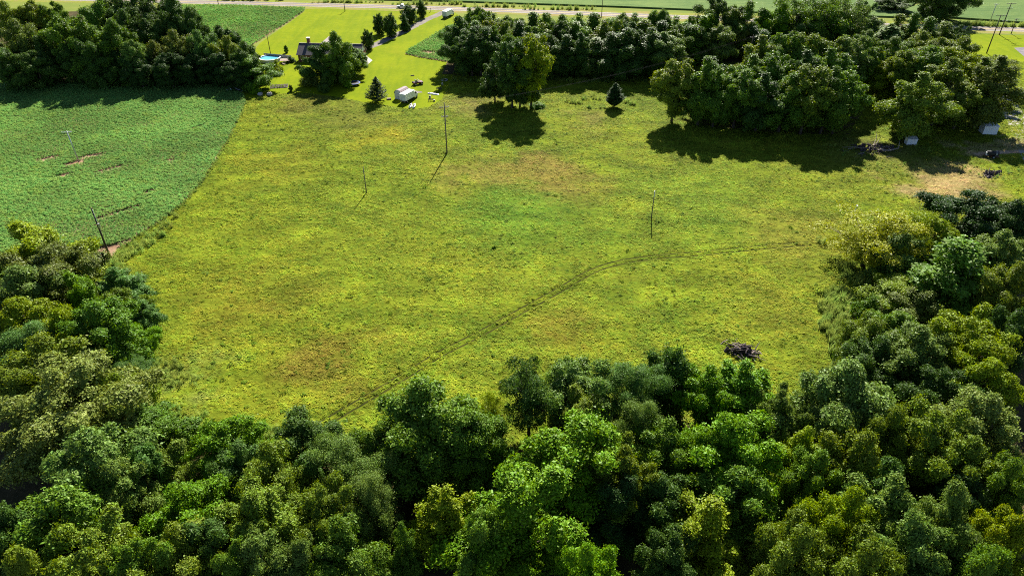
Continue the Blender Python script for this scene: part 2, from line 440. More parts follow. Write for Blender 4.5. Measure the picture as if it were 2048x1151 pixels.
# worked dirt in the clearing by the grove
def blob(name, px, py, rx, ry, z, mat, seed=0, rot=0.0):
    rr = random.Random(seed); c = at(px, py); P = []
    for k in range(26):
        a = 2*math.pi*k/26; s = 1+.35*(rr.random()-.5)
        x, y = rx*s*math.cos(a), ry*s*math.sin(a)
        P.append((c[0]+x*math.cos(rot)-y*math.sin(rot), c[1]+x*math.sin(rot)+y*math.cos(rot)))
    return sheet(name, P, z, mat)
_sr = random.Random(31)
M_straw = groundmat('straw_soil', two((.20, .165, .05), (.30, .22, .10), .3, 2.0), .7, 4)
for _i in range(26):
    _x, _y = _sr.gauss(1885, 42), _sr.gauss(362, 17)
    blob('bare_soil', _x, _y, _sr.uniform(.5, 1.5), _sr.uniform(.3, .8), .008+.0005*_i, M_straw, 40+_i, _sr.uniform(-1, 1))
blob('bare_soil', 206, 515, 2.6, 3.2, .012, M_soil, 3); blob('bare_soil', 831, 184, 2.6, 1.1, .018, M_drive, 4)
# woodland floors
sheet('forest_floor', G([(-300, 560), (150, 540), (245, 600), (285, 680), (300, 790), (420, 880), (560, 890), (700, 895), (980, 900), (1250, 830), (1560, 830),
      (1660, 760), (1690, 640), (1740, 590), (1800, 560), (1860, 470), (1990, 415), (2400, 420)])+[(180, -50), (-150, -50)], .008, M_litter)
sheet('forest_floor', G([(-260, 140), (0, 160), (200, 168), (400, 160), (505, 168), (480, 120), (400, 70), (330, 20), (-260, 30)]), .010, M_litter)
sheet('forest_floor', G([(884, 148), (1000, 156), (1320, 165), (1560, 130), (1760, 105), (1940, 100), (1900, 66), (1300, 60), (910, 88)]), .014, M_litter)
sheet('forest_floor', G([(1335, 240), (1420, 252), (1560, 268), (1700, 268), (1740, 200), (1650, 150), (1400, 170)]), .010, M_litter)
# fields beyond the road: raised crop canopy with its edge standing above the verge
def slab(name, poly, z0, z1, mat):
    b = MB(); n = len(poly)
    b.add([(x, y, z0) for x, y in poly]+[(x, y, z1) for x, y in poly],
          [tuple(range(n, 2*n))]+[(i, (i+1) % n, (i+1) % n+n, i+n) for i in range(n)])
    o = b.build(name, mat); o['kind'] = 'structure'; return o
far1 = G([(-400, -7.5), (300, -4.5), (620, -2), (880, 3.5), (1230, 15), (1600, 30), (1790, 36)])
slab('field', far1+[(420, 640), (300, 900), (-900, 900), (-700, 470)], .0, .75, M_farcrop)
far2 = G([(1800, 24), (1830, 32), (2048, 47), (2400, 57)])
slab('field', far2+[(900, 430), (760, 640), (430, 560)], .0, .75, M_farcrop)

# ------------------------------------------------------------------ scattered plants
rng = np.random.default_rng(5)
def leafquads(rng, C, Nrm, size, aspect=.55, fold=.0):
    """Diamond leaves at centres C with normals Nrm."""
    n = len(C)
    Nrm = Nrm/np.linalg.norm(Nrm, axis=1, keepdims=True)
    r = rng.normal(size=(n, 3)); a = np.cross(Nrm, r); a /= np.linalg.norm(a, axis=1, keepdims=True)+1e-9
    b = np.cross(Nrm, a); s = np.asarray(size).reshape(-1, 1)*np.ones((n, 1))*np.clip(np.exp(rng.normal(size=(n, 1))*.38), .4, 1.9)
    V = np.stack([C-a*s*.5, C+b*s*aspect*.5-a*s*.05, C+a*s*.5, C-b*s*aspect*.5-a*s*.05], 1).reshape(-1, 3)
    return V, np.arange(4*n).reshape(-1, 4)
def scatter_set(name, meshes):
    c = bpy.data.collections.new(name)
    for i, me in enumerate(meshes):
        o = bpy.data.objects.new(f'{name}_{i}', me); c.objects.link(o)
    return c
def scatter(name, P, rot, scl, idx, coll, label, cat, z=0.0):
    me = bpy.data.meshes.new(name); n = len(P)
    V = np.zeros((n, 3), np.float32); V[:, :2] = P; V[:, 2] = z
    me.vertices.add(n); me.vertices.foreach_set('co', V.ravel())
    for nm, ty, dat in (('rot', 'FLOAT', rot), ('idx', 'INT', idx)):
        a = me.attributes.new(nm, ty, 'POINT'); a.data.foreach_set('value', np.asarray(dat, dtype=np.float32 if ty == 'FLOAT' else np.int32))
    a = me.attributes.new('scl', 'FLOAT_VECTOR', 'POINT'); a.data.foreach_set('vector', np.asarray(scl, np.float32).ravel())
    o = bpy.data.objects.new(name, me); col.objects.link(o)
    g = bpy.data.node_groups.new(name, 'GeometryNodeTree')
    g.interface.new_socket('Geometry', in_out='INPUT', socket_type='NodeSocketGeometry')
    g.interface.new_socket('Geometry', in_out='OUTPUT', socket_type='NodeSocketGeometry')
    N, L = g.nodes, g.links
    gi, go = N.new('NodeGroupInput'), N.new('NodeGroupOutput')
    ip = N.new('GeometryNodeInstanceOnPoints'); ci = N.new('GeometryNodeCollectionInfo')
    ci.inputs['Collection'].default_value = coll; ci.inputs['Separate Children'].default_value = True; ci.inputs['Reset Children'].default_value = True
    L.new(gi.outputs[0], ip.inputs['Points']); L.new(ci.outputs[0], ip.inputs['Instance']); ip.inputs['Pick Instance'].default_value = True
    def attr(nm, ty):
        q = N.new('GeometryNodeInputNamedAttribute'); q.data_type = ty; q.inputs['Name'].default_value = nm; return q.outputs['Attribute']
    L.new(attr('idx', 'INT'), ip.inputs['Instance Index'])
    cx = N.new('ShaderNodeCombineXYZ'); L.new(attr('rot', 'FLOAT'), cx.inputs['Z'])
    L.new(cx.outputs[0], ip.inputs['Rotation']); L.new(attr('scl', 'FLOAT_VECTOR'), ip.inputs['Scale'])
    L.new(ip.outputs[0], go.inputs[0])
    md = o.modifiers.new('scatter', 'NODES'); md.node_group = g
    tag(o, label, cat, kind='stuff'); return o
def tuft_mesh(seed, n, R, H, w_, mat, lean=.5):
    r = np.random.default_rng(seed); V, T = [], []
    for i in range(n):
        a = r.random()*6.283; d = R*math.sqrt(r.random()); b = np.array([d*math.cos(a), d*math.sin(a), 0])
        h = H*(.5+.6*r.random()); la = r.random()*6.283; ln = lean*h*r.random()
        t = b+np.array([ln*math.cos(la), ln*math.sin(la), h]); wa = r.random()*6.283
        wv = np.array([math.cos(wa), math.sin(wa), 0])*w_*(.6+.8*r.random())
        k = len(V); V += [b-wv, b+wv, t]; T.append((k, k+1, k+2))
    return mesh_np('tuft', V, None, T, mat)
def dome_mesh(seed, n, R, H, leaf, mat, low=.1, asp=.65):
    r = np.random.default_rng(seed)
    d = r.normal(size=(n, 3)); d[:, 2] = np.abs(d[:, 2])+.1; d /= np.linalg.norm(d, axis=1, keepdims=True)
    q = (.55+.45*r.random((n, 1)))
    C = d*q*np.array([R, R, H-low]); C[:, 2] += low
    Nn = d*.45+r.normal(size=(n, 3))*.32+np.array([0, 0, .9])
    V, Q = leafquads(r, C, Nn, leaf, asp)
    return mesh_np('plant', V, Q, None, mat)

# camera-side area limits keep the scatter to what the place shows
def grid_pts(x0, x1, y0, y1, sp, rng):
    X, Y = np.meshgrid(np.arange(x0, x1, sp), np.arange(y0, y1, sp)); P = np.stack([X.ravel(), Y.ravel()], 1)
    return P+rng.uniform(-sp*.55, sp*.55, P.shape)
def inview(P, m=80):
    v = np.zeros((len(P), 3)); v[:, :2] = P; v[:, 2] = -CAM_H
    dz = v @ CF; x = v[:, 0]/dz*FPX+1024; y = 575.5-(v @ CU)/dz*FPX
    return (dz > 5) & (x > -m) & (x < 2048+m) & (y > -m) & (y < 1151+m)
soyl, soyt, plot, lawnp = map(np.array, (G(SOYL), G(SOYT), G(PLOT), G(LAWN)))
lwood = np.array(G([(-300, 560), (150, 560), (225, 600), (265, 680), (285, 790), (420, 900), (560, 915), (700, 920), (980, 920), (1250, 850), (1560, 850),
      (1690, 780), (1720, 640), (1780, 590), (1830, 560), (1880, 470), (2000, 415), (2400, 420)])+[(180, -50), (-150, -50)])
PATH = [(640, 850), (655, 842), (720, 804), (800, 757), (880, 708), (960, 667), (1020, 634), (1080, 601), (1130, 573), (1175, 547), (1215, 531), (1260, 521), (1320, 513),
        (1400, 507), (1480, 499), (1550, 492), (1620, 487)]
path = smoothline([np.array(p) for p in G(PATH)], 6)
def offset(L, o):
    R_ = []
    for i, p in enumerate(L):
        d = L[min(i+1, len(L)-1)]-L[max(i-1, 0)]; d = d/np.linalg.norm(d); R_.append(p+np.array([-d[1], d[0]])*o)
    return R_
ruts = [(offset(path, .75), .40), (offset(path, -.75), .40)]
faint = smoothline([np.array(p) for p in G([(690, 455), (650, 505), (610, 552), (582, 588), (584, 600), (612, 609), (700, 612), (800, 616), (900, 622), (1015, 628)])], 5)
ruts += [(offset(faint, .7), .17), (offset(faint, -.7), .17)]
for pp in ([(510, 228), (620, 236), (760, 240), (890, 232), (950, 205), (960, 175)], [(1180, 560), (1215, 575), (1255, 570), (1262, 550), (1230, 540), (1195, 548)],
           [(500, 760), (560, 720), (640, 660), (700, 600)]):
    q = smoothline([np.array(p) for p in G(pp)], 5)
    ruts += [(offset(q, .7), .15), (offset(q, -.7), .15)]
M_rut = groundmat('trodden_turf', two((.022, .026, .006), (.050, .050, .010), .2, 1.5), .6, 4)
ribbon('wheel_rut', [np.array(p) for p in ruts[0][0][::3]], .40, .008, M_rut, wob=.12)
ribbon('wheel_rut', [np.array(p) for p in ruts[1][0][::3]], .40, .008, M_rut, wob=.12)

def vnoise(P, s, seed):
    r = np.random.default_rng(seed); T = r.random((64, 64)); q = P*s; i = np.floor(q).astype(int); f = q-i; f = f*f*(3-2*f)
    g = lambda a, b: T[(i[:, 0]+a) % 64, (i[:, 1]+b) % 64]
    return (g(0, 0)*(1-f[:, 0])+g(1, 0)*f[:, 0])*(1-f[:, 1])+(g(0, 1)*(1-f[:, 0])+g(1, 1)*f[:, 0])*f[:, 1]
P = grid_pts(-150, 230, 55, 275, .50, rng)
k = inside(meadow_poly, P) & inview(P) & ~inside(soyl, P) & ~inside(lawnp, P) & ~inside(lwood, P)
P = P[k]
n1 = vnoise(P, .35, 1)*.5+vnoise(P, 1.1, 2)*.3+vnoise(P, .08, 3)*.4
keep = rng.random(len(P)) < np.clip((n1-.2)*2.2, .35, 1)
for L_r, wd in ruts: keep &= dist_line(np.array(L_r)[::2], P) > wd
for px, py, r_ in ((206, 515, 2.6), (1630, 425, .7)):
    keep &= np.linalg.norm(P-at(px, py)[:2], axis=1) > r_
keep &= dist_line(np.array(track), P) > 1.3
P, n1 = P[keep], n1[keep]
tuft_c = scatter_set('grass_tuft', [dome_mesh(60+i, 26, .42, .16, .26, M_tuft, 0, .3) for i in range(4)]+[dome_mesh(50+i, 24, .36, .20, .16, M_tuft, 0) for i in range(3)])
sz = (.6+.8*rng.random(len(P)))*(.55+.75*n1)
dp = dist_line(np.array(path)[::2], P); tall = .8+.35*(dp < 1.6)
scl = np.stack([sz*1.15, sz*1.15, sz*(.7+.7*rng.random(len(P)))*tall], 1)
scatter('meadow_grass', P, rng.random(len(P))*6.28, scl, rng.integers(0, 7, len(P)), tuft_c, 'yellow green rough grass covering the open meadow', 'grass')
print('tufts', len(P))

M_mw = grassmat('meadow_weed_leaf', 1.0, .3, False, (.10, .165, .012), .7)
mw_c = scatter_set('meadow_weed', [dome_mesh(170+i, 34, .42, .42, .2, M_mw, 0, .5) for i in range(3)]+[tuft_mesh(180+i, 40, .4, .5, .035, M_mw, .8) for i in range(2)])
Pw = P[rng.random(len(P)) < np.clip((vnoise(P, .06, 21)*.6+vnoise(P, .4, 22)*.6-.45)*.22, .004, .1)]
sw_ = .5+.9*rng.random(len(Pw))**2
scatter('weeds', Pw, rng.random(len(Pw))*6.28, np.stack([sw_, sw_, sw_*.8], 1), rng.integers(0, 5, len(Pw)), mw_c, 'scattered darker weed clumps all over the open meadow', 'weeds')
print('mw', len(Pw))
# soybean rows that bend with the field's edge
def rows(poly, d, spacing, step, bend, rng, extra=None):
    poly = np.asarray(poly); c = poly.mean(0); d = np.array(d)/np.linalg.norm(d); nn = np.array([-d[1], d[0]])
    u = (poly-c) @ d; v = (poly-c) @ nn
    A, B_2 = np.meshgrid(np.arange(u.min()-10, u.max()+10, step), np.arange(v.min()-60, v.max()+60, spacing)); A, B_2 = A.ravel(), B_2.ravel()
    B2 = B_2+bend*(A/60)**2
    P = c+A[:, None]*d+B2[:, None]*nn+rng.normal(size=(len(A), 2))*np.array([.10, .10])
    return P[inside(poly, P) & inview(P, 120)]
e0, e1 = at(330, 440)[:2], at(470, 250)[:2]
P = rows(soyl, e1-e0, .74, .40, -9, rng)
for px, py, rx, ry, an in ((96, 318, 3.0, .7, .6), (146, 329, 2.6, .8, .5), (183, 313, 3.4, .8, .5), (128, 352, 2.0, .9, .7), (160, 324, 1.0, 1.0, 0), (218, 340, 4.0, .35, .75), (342, 322, 1.2, .4, .8),
                            (398, 255, 2.6, .3, .9), (300, 384, 1.3, .5, .8), (215, 507, 3, 3, 0), (235, 490, 4.5, .35, .75), (240, 425, 6, .3, .75)):
    c = at(px, py)[:2]; q = P-c; a = q @ np.array([math.cos(an), math.sin(an)]); b = q @ np.array([-math.sin(an), math.cos(an)])
    P = P[(a/(rx*1.0+.25))**2+(b/(ry*1.0+.35))**2 > .8+.5*rng.random(len(P))]
soy_c = scatter_set('soybean', [dome_mesh(100+i, 64, .50, .85, .20, M_soy, .25) for i in range(5)])
def soyscl(P, s0): 
    s = s0*(.72+.4*rng.random(len(P)))*(.8+.4*vnoise(P, .12, 9)); return np.stack([s, s, s*(.85+.3*rng.random(len(P)))], 1)
scatter('soybean_crop', P, rng.random(len(P))*6.28, soyscl(P, 1.0), rng.integers(0, 5, len(P)), soy_c, 'dense green soybean rows in the wide field by the woods', 'crop')
print('soy', len(P))
soy2_c = scatter_set('soybean_pale', [dome_mesh(120+i, 40, .62, .85, .30, M_soy2, .2) for i in range(4)])
P = rows(soyt, (1, .1), .95, .8, 3, rng)
scatter('soybean_crop', P, rng.random(len(P))*6.28, soyscl(P, 1.05), rng.integers(0, 4, len(P)), soy2_c, 'green soybean field between the lawn and the highway', 'crop')
P = rows(plot, at(896, 52)[:2]-at(812, 106)[:2], 1.0, .6, 0, rng)
P = P[np.linalg.norm((P-at(857, 105)[:2])/np.array([3.0, 1.5]), axis=1) > 1]
scatter('soybean_crop', P, rng.random(len(P))*6.28, soyscl(P, 1.0), rng.integers(0, 4, len(P)), soy2_c, 'small plot of green crop rows between lawn and wood strip', 'crop')

# tall weeds along the edges
weed_c = scatter_set('weed', [dome_mesh(140+i, 60, .5, 1.5, .22, M_weed, .0, .45) for i in range(3)]+[tuft_mesh(150+i, 40, .4, 1.5, .05, M_weed, .45) for i in range(3)])
def weeds(spots, label, dens, s0, seed):
    r = np.random.default_rng(seed); PP = []
    for px, py, rx, ry in spots:
        c = at(px, py)[:2]; n = int(dens*rx*ry*3.14); a = r.random(n)*6.283; q = np.sqrt(r.random(n))
        PP.append(c+np.stack([rx*q*np.cos(a), ry*q*np.sin(a)], 1))
    P = np.concatenate(PP); s = s0*(.5+.8*r.random(len(P)))
    scatter('weeds', P, r.random(len(P))*6.28, np.stack([s, s, s], 1), r.integers(0, 6, len(P)), weed_c, label, 'weeds')
weeds([(1680, 595, 3, 3), (1672, 622, 3.5, 3.5), (1665, 650, 3, 3), (1682, 680, 2.5, 3), (1690, 715, 2.6, 3), (1680, 745, 2, 2.4), (1712, 560, 3, 2.5), (1650, 606, 1.5, 1), (1690, 535, 2, 2), (1642, 486, 1.4, .7)],
      'pale tall weeds along the meadow edge by the far woods', 2.2, 1.1, 1)
weeds([(240, 520, 2.2, 2.2), (262, 505, 2.5, 2), (285, 490, 2.5, 2), (312, 470, 2.2, 1.8), (335, 452, 1.8, 1.4), (225, 535, 2.5, 2.5), (245, 548, 1.8, 2), (355, 432, 1, 1)],
      'pale tall weeds beside the leaning pole at the field corner', 1.7, .95, 2)
weeds([(300, 690, 1.6, 2.4), (330, 745, 3, 3), (370, 765, 2.6, 2), (310, 720, 1.5, 2), (345, 820, 2, 2), (400, 840, 2, 2), (560, 862, 2.6, 2), (600, 850, 2, 1.6), (520, 870, 2, 2), (660, 880, 2, 2)],
      'tangled weeds where the meadow meets the near woods', 1.6, .75, 3)
edge_px = [(492, 205), (478, 235), (455, 280), (432, 318), (405, 362), (370, 402), (325, 440), (270, 475), (226, 510)]
edge_pts = [(a[0]+(b[0]-a[0])*t, a[1]+(b[1]-a[1])*t) for a, b in zip(edge_px[:-1], edge_px[1:]) for t in np.linspace(0, 1, 14)[:-1]]
weeds([(421, 318, .5, .7), (412, 332, .8, .8)]+[(x+1.5, y+1, .55, .8) for x, y in edge_pts],
      'bright weedy margin between soybean field and meadow', 2.2, .55, 4)
weeds([(1140, 203, 1.6, 1), (1155, 207, 2.6, 1), (1170, 198, 1.4, 1), (1195, 199, 1.6, 1), (1205, 216, 1.2, .8), (1178, 216, 1.2, .7), (1255, 205, 2.2, 1), (1268, 209, 1.5, .8), (1184, 193, 1.2, .6)],
      'dark green clumps of weeds around the lone cedar', 2.4, .9, 5)
weeds([(894, 306, 1.7, 1.0), (733, 383, 1, .7), (1305, 440, 2.5, 2), (1300, 466, .5, .4), (412, 550, 1, .7), (570, 535, 1.2, .6), (1000, 412, .6, .4)],
      'small weed clumps around pole feet in the meadow', 2.2, .5, 6)
weeds([(1490, 720, .8, .8), (1530, 715, 1.6, 1), (1770, 265, 6, 5), (1700, 300, 8, 5), (1860, 300, 5, 4), (1900, 330, 7, 4), (1800, 340, 8, 4), (1990, 345, 8, 4), (1745, 320, 4, 3)],
      'rough weeds in the clearing below the grove', .35, .6, 7)
weeds([(x, 163+2*math.sin(x), 5, 1.6) for x in range(910, 1330, 26)]+[(x, 166, 5, 1.6) for x in range(20, 400, 26)],
      'brushy weeds along the foot of the far woods', .5, 1.0, 9)
weeds([(1940, 51, 8, 1.5), (1975, 52, 9, 1.5), (2010, 53, 9, 1.5), (2045, 53, 9, 1.5), (1880, 36, 6, 2), (700, 5, 20, 1), (860, 9, 20, 1), (1000, 14, 20, 1), (1120, 19, 20, 1), (500, 1, 20, 1)],
      'scrubby weeds on the far side of the highway', .8, 1.5, 8)

# ------------------------------------------------------------------ trees: crown and trunk meshes of each kind
def prof(kind, t):
    if kind == 'round': return max(0.0, 1-abs(2*t-.95)**2.4)**.5
    if kind == 'dome': return max(0.0, 1-t**2.3)**.55*(.75+.25*min(1, t*4))
    if kind == 'ovoid': return (math.sin(math.pi*min(1, t*.92+.08)**.75))**.75 if t < 1 else 0
    if kind == 'spire': return max(.0, (1-t))**.7*(.55+.45*min(1, t*5))
    if kind == 'vase': return (.35+.65*min(1, t*1.5))*max(0, 1-max(0, (t-.62)/.38)**2.2)**.5
    if kind == 'pear': return max(0, math.sin(math.pi*(t*.9+.1)**.8))**.6
def broad(seed, H, R, cb, shape, nl, lr, leaves, leaf, asp=.6, flat=.8, clump=22, csize=.34, upb=.5, fill=.18, trunk_r=.26, limbs=10, cull=True, jit=1.0, core=34):
    leaves, leaf = int(leaves*1.3), leaf*.83
    r = np.random.default_rng(seed); C, S = [], []
    ch = H-cb
    k, tries, sep = 0, 0, .72
    while len(C) < nl:
        k += 1; tries += 1
        if tries > 60: sep *= .93; tries = 0
        t = r.random()**.85; pr = prof(shape, t)
        if r.random() > .25+.75*pr: continue
        s = R*lr*(.55+.85*r.random()); a = r.random()*6.283
        f = (1-.4*r.random()**2) if r.random() > fill else r.random()*.6
        rad = max(0, R*pr*f*(1+.15*jit*r.normal())-s*.5)
        z = cb+t*ch*(1+.06*jit*r.normal())-s*flat*.5
        if z < cb*.5: continue
        p = (rad*math.cos(a), rad*math.sin(a), z)
        if C:
            e = np.array(C)-np.array(p); e[:, 2] /= flat
            if (np.sqrt((e*e).sum(1))/(np.array(S)+s)).min() < sep: continue
        C.append(p); S.append(s); tries = 0
    nl = len(C)
    C = np.array(C); S = np.array(S)
    tops = C[:, 2]+S*flat*1.05; C[:, 2] += (C[:, 2]-cb*.5)/(tops.max()-cb*.5)*(H-tops.max())
    w_ = S**2/np.sum(S**2); ncl = int(leaves/clump)
    li = r.choice(nl, ncl, p=w_)
    cc = np.array([0, 0, cb+ch*.45])
    out = C[li]-cc; out /= np.linalg.norm(out, axis=1, keepdims=True)+1e-6
    d = r.normal(size=(ncl, 3)); d /= np.linalg.norm(d, axis=1, keepdims=True)
    d = d+out*.45+np.array([0, 0, upb*.5]); d /= np.linalg.norm(d, axis=1, keepdims=True)
    q = .70+.36*r.random((ncl, 1))**.7
    q = np.where(r.random((ncl, 1)) < .16, q*(1.05+.35*r.random((ncl, 1))), q)
    el = (1.05+.6*r.random(nl))[li][:, None]; dn = (d*out).sum(1, keepdims=True)
    d2 = d*(1.5-el*.5)+out*dn*(el-(1.5-el*.5))
    K = C[li]+d2*q*S[li][:, None]*np.array([1, 1, flat])
    if cull:
        ok = np.ones(ncl, bool)
        for j in range(nl):
            e = (K-C[j])/np.array([1, 1, flat]); ok &= ((e*e).sum(1) > (S[j]*.55)**2) | (li == j)
        K, d = K[ok], d[ok]
        rep = max(6, int(round(leaves/len(K))))
    else: rep = clump
    # each spray is a loose, tilted disc of leaves with dark gaps around it
    SN = d*1.0+r.normal(size=K.shape)*.33+np.array([0, 0, upb*.45]); SN /= np.linalg.norm(SN, axis=1, keepdims=True)
    o3 = r.normal(size=(len(K)*rep, 3)); nn = np.repeat(SN, rep, 0)
    h_ = (o3*nn).sum(1, keepdims=True); o3 = o3-nn*h_*.72
    ss = np.repeat(csize*(.6+.9*r.random((len(K), 1))), rep, 0)
    droop_ = ((o3**2).sum(1, keepdims=True))*-.06
    Lc = np.repeat(K, rep, 0)+o3*ss+np.array([0, 0, 1.0])*droop_*ss
    Nn = nn*.8+r.normal(size=Lc.shape)*.36
    leaf, Lc, Nn = np.full(len(Lc), leaf), Lc, Nn
    if core:  # oversized inner leaves, added to block the sun and darken the crown's near side
        ci = np.repeat(np.arange(nl), core); di = r.normal(size=(len(ci), 3)); di /= np.linalg.norm(di, axis=1, keepdims=True)
        Ci = C[ci]+di*(.25+.4*r.random((len(ci), 1)))*S[ci][:, None]*np.array([1, 1, flat])
        Lc = np.concatenate([Lc, Ci]); Nn = np.concatenate([Nn, di+r.normal(size=di.shape)*.4]); leaf = np.concatenate([leaf, S[ci]*.62])
    V, Q = leafquads(r, Lc, Nn, leaf, asp)
    V[:, 2] = np.maximum(V[:, 2], .15)
    crown = mesh_np('crown', V, Q, None, M_leaf)
    b = MB(); th = cb+ch*.72
    bend = r.normal(size=2)*.25
    b.tube([(0, 0, -.2), (bend[0]*.2, bend[1]*.2, cb*.5), (bend[0]*.6, bend[1]*.6, cb+ch*.2), (bend[0], bend[1], cb+ch*.45), (bend[0]*.8, bend[1]*1.2, th)], [trunk_r*1.35, trunk_r, trunk_r*.85, trunk_r*.55, trunk_r*.2], 8)
    for j in r.choice(nl, min(limbs, nl), replace=False):
        e = C[j]; s = np.array([bend[0]*.6, bend[1]*.6, cb+(e[2]-cb)*.45]); m_ = (s+e)/2+np.array([0, 0, -.08*ch*r.random()])
        b.tube([s, m_, e], [trunk_r*.5, trunk_r*.32, trunk_r*.1], 5)
    return dict(crown=crown, trunk=b.mesh('trunk', M_bark, True), H=H, R=R)
def conifer(seed, H, R, cb, nwhorl, perw, droop, leaf, dense):
    r = np.random.default_rng(seed); Cs, Ns = [], []; b = MB()
    b.tube([(0, 0, -.2), (0, 0, H*.5), (0, 0, H*.98)], [.2, .13, .02], 7)
    for i in range(nwhorl):
        t = i/(nwhorl-1); z = cb+(H-cb)*t; ln = R*((1-t)**.8)*(.85+.3*r.random())+.15
        for k in range(perw):
            a = r.random()*6.283; l2 = ln*(.7+.45*r.random()); n = max(4, int(dense*l2))
            q = np.sqrt(r.random(n)); x = q*l2
            off = r.normal(size=(n, 2))*.13*(.4+x[:, None]*.35)
            px = x*math.cos(a)-off[:, 0]*math.sin(a); py = x*math.sin(a)+off[:, 0]*math.cos(a)
            pz = z+x*droop+x*x*.05+off[:, 1]*.6
            Cs.append(np.stack([px, py, pz], 1)); Ns.append(np.stack([r.normal(size=n)*.5+.3*math.cos(a), r.normal(size=n)*.5+.3*math.sin(a), .6+r.random(n)], 1))
            if i % 2 == 0 and k % 2 == 0: b.tube([(0, 0, z), (l2*.8*math.cos(a), l2*.8*math.sin(a), z+l2*.8*droop)], [.05, .015], 4)
    C = np.concatenate(Cs); Nn = np.concatenate(Ns); V, Q = leafquads(r, C, Nn, leaf, .35)
    V[:, 2] = np.maximum(V[:, 2], .1)
    return dict(crown=mesh_np('crown', V, Q, None, M_needle), trunk=b.mesh('trunk', M_bark, True), H=H, R=R)

KIND = {
 'round': [broad(11, 16, 5.4, 2.6, 'round', 34, .33, 44000, .34), broad(12, 16, 5.4, 2.2, 'round', 28, .37, 44000, .34, jit=1.5)],
 'big':   [broad(21, 17, 6.6, 2.4, 'dome', 52, .28, 64000, .33, flat=.8), broad(22, 17, 6.6, 2.4, 'round', 44, .31, 60000, .33, flat=.75, jit=1.4)],
 'tier':  [broad(31, 15, 5.2, 2.0, 'round', 30, .36, 40000, .34, flat=.5, upb=.8), broad(32, 15, 5.2, 2.0, 'dome', 32, .34, 40000, .34, flat=.46, upb=.8, jit=1.6)],
 'feather': [broad(41, 14, 5.0, 1.6, 'dome', 60, .22, 56000, .22, .4, flat=.7, csize=.42), broad(42, 14, 5.0, 1.6, 'round', 50, .25, 56000, .22, .4, flat=.6, csize=.42)],
 'tall':  [broad(51, 18, 4.2, 2.0, 'ovoid', 44, .36, 40000, .34, flat=1.05), broad(52, 18, 4.2, 1.6, 'ovoid', 38, .38, 40000, .34, flat=1.1, jit=1.5)],
 'oak':   [broad(61, 15, 5.6, 2.2, 'dome', 62, .24, 56000, .31, flat=.85, jit=.8), broad(62, 15, 5.6, 2.0, 'round', 56, .26, 56000, .31, flat=.85), broad(63, 15, 5.6, 2.0, 'vase', 44, .28, 50000, .31, flat=.8, jit=1.5)],
 'open':  [broad(71, 15, 5.4, 3.6, 'vase', 36, .24, 17000, .30, flat=.6, csize=.42, cull=False, core=0, trunk_r=.36, limbs=26, jit=1.6)],
 'pear':  [broad(81, 10, 3.2, 1.5, 'pear', 50, .30, 20000, .32, flat=1.0, jit=.3, trunk_r=.2)],
 'spire': [broad(91, 16, 3.6, 1.5, 'spire', 44, .32, 30000, .36, flat=1.1), broad(92, 16, 3.6, 1.5, 'spire', 38, .34, 30000, .36, flat=1.2, jit=1.6)],
 'grove': [broad(101, 19, 5.4, 4.2, 'vase', 52, .28, 44000, .37, flat=.85, trunk_r=.3, limbs=14), broad(102, 19, 5.4, 3.8, 'ovoid', 46, .30, 44000, .37, flat=.9, trunk_r=.3, limbs=14, jit=1.4)],
 'locust': [broad(111, 13, 5.6, 2.6, 'vase', 40, .24, 21000, .28, .45, flat=.55, csize=.45, cull=False, core=0, trunk_r=.26, limbs=30, jit=1.5)],
 'shrub': [broad(121, 4, 2.2, .3, 'dome', 22, .34, 9000, .24, trunk_r=.06, limbs=8), broad(122, 4, 2.2, .3, 'dome', 18, .38, 8000, .24, flat=.6, trunk_r=.06, limbs=8, jit=1.6)],
 'pine':  [conifer(131, 10, 4.0, .4, 34, 9, .28, .42, 14)],
 'cedar': [conifer(141, 9, 2.9, .2, 44, 14, .75, .34, 30)],
}
COL = {'dark': (0.055, 0.110, 0.016), 'mid': (0.092, 0.174, 0.016), 'bright': (0.110, 0.226, 0.008), 'lime': (0.174, 0.244, 0.008), 'olive': (0.125, 0.183, 0.017),
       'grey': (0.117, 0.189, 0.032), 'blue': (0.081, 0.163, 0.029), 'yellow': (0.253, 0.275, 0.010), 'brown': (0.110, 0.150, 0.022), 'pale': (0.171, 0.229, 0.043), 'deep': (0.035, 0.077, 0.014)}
LABELS = set(); trng = random.Random(17)
def tree(base, H, R, kind, colour, label, group=None, name=None, cat='tree', var=None, vary=.12):
    pr = KIND[kind][var if var is not None else trng.randrange(len(KIND[kind]))]
    nm = name or {'pine': 'pine_tree', 'cedar': 'cedar_tree', 'shrub': 'shrub'}.get(kind, 'broadleaf_tree')
    if kind == 'shrub': cat = 'shrub'
    rz = trng.random()*6.283
    o = empty(nm, (base[0], base[1], 0), rz)
    s, sz = R/pr['R'], H/pr['H']
    e_ = trng.uniform(.92, 1.09); o.scale = (s*e_, s/e_, sz)
    o.rotation_euler = (trng.uniform(-.05, .05), trng.uniform(-.05, .05), rz)
    c = COL[colour] if isinstance(colour, str) else colour
    f = 1+trng.uniform(-vary, vary); h = trng.uniform(-vary, vary)*.5
    for part in ('trunk', 'crown'):
        q = bpy.data.objects.new(part, pr[part]); col.objects.link(q); q.parent = o
        q.color = (min(1, c[0]*f*(1+h)), min(1, c[1]*f), c[2]*f, 1)
    assert label not in LABELS, label
    LABELS.add(label); tag(o, label, cat, group); return o
def T(px, py, wpx, H, kind, colour, label, group='trees of the near woods', **k):
    """A tree whose crown tops out at this pixel and is wpx wide there."""
    p = at(px, py, H*.97); q = at(px, py, H*.7); R = wpx*.99/2/ppm(p)
    return tree(p, H, R, kind, colour, label, group, **k)
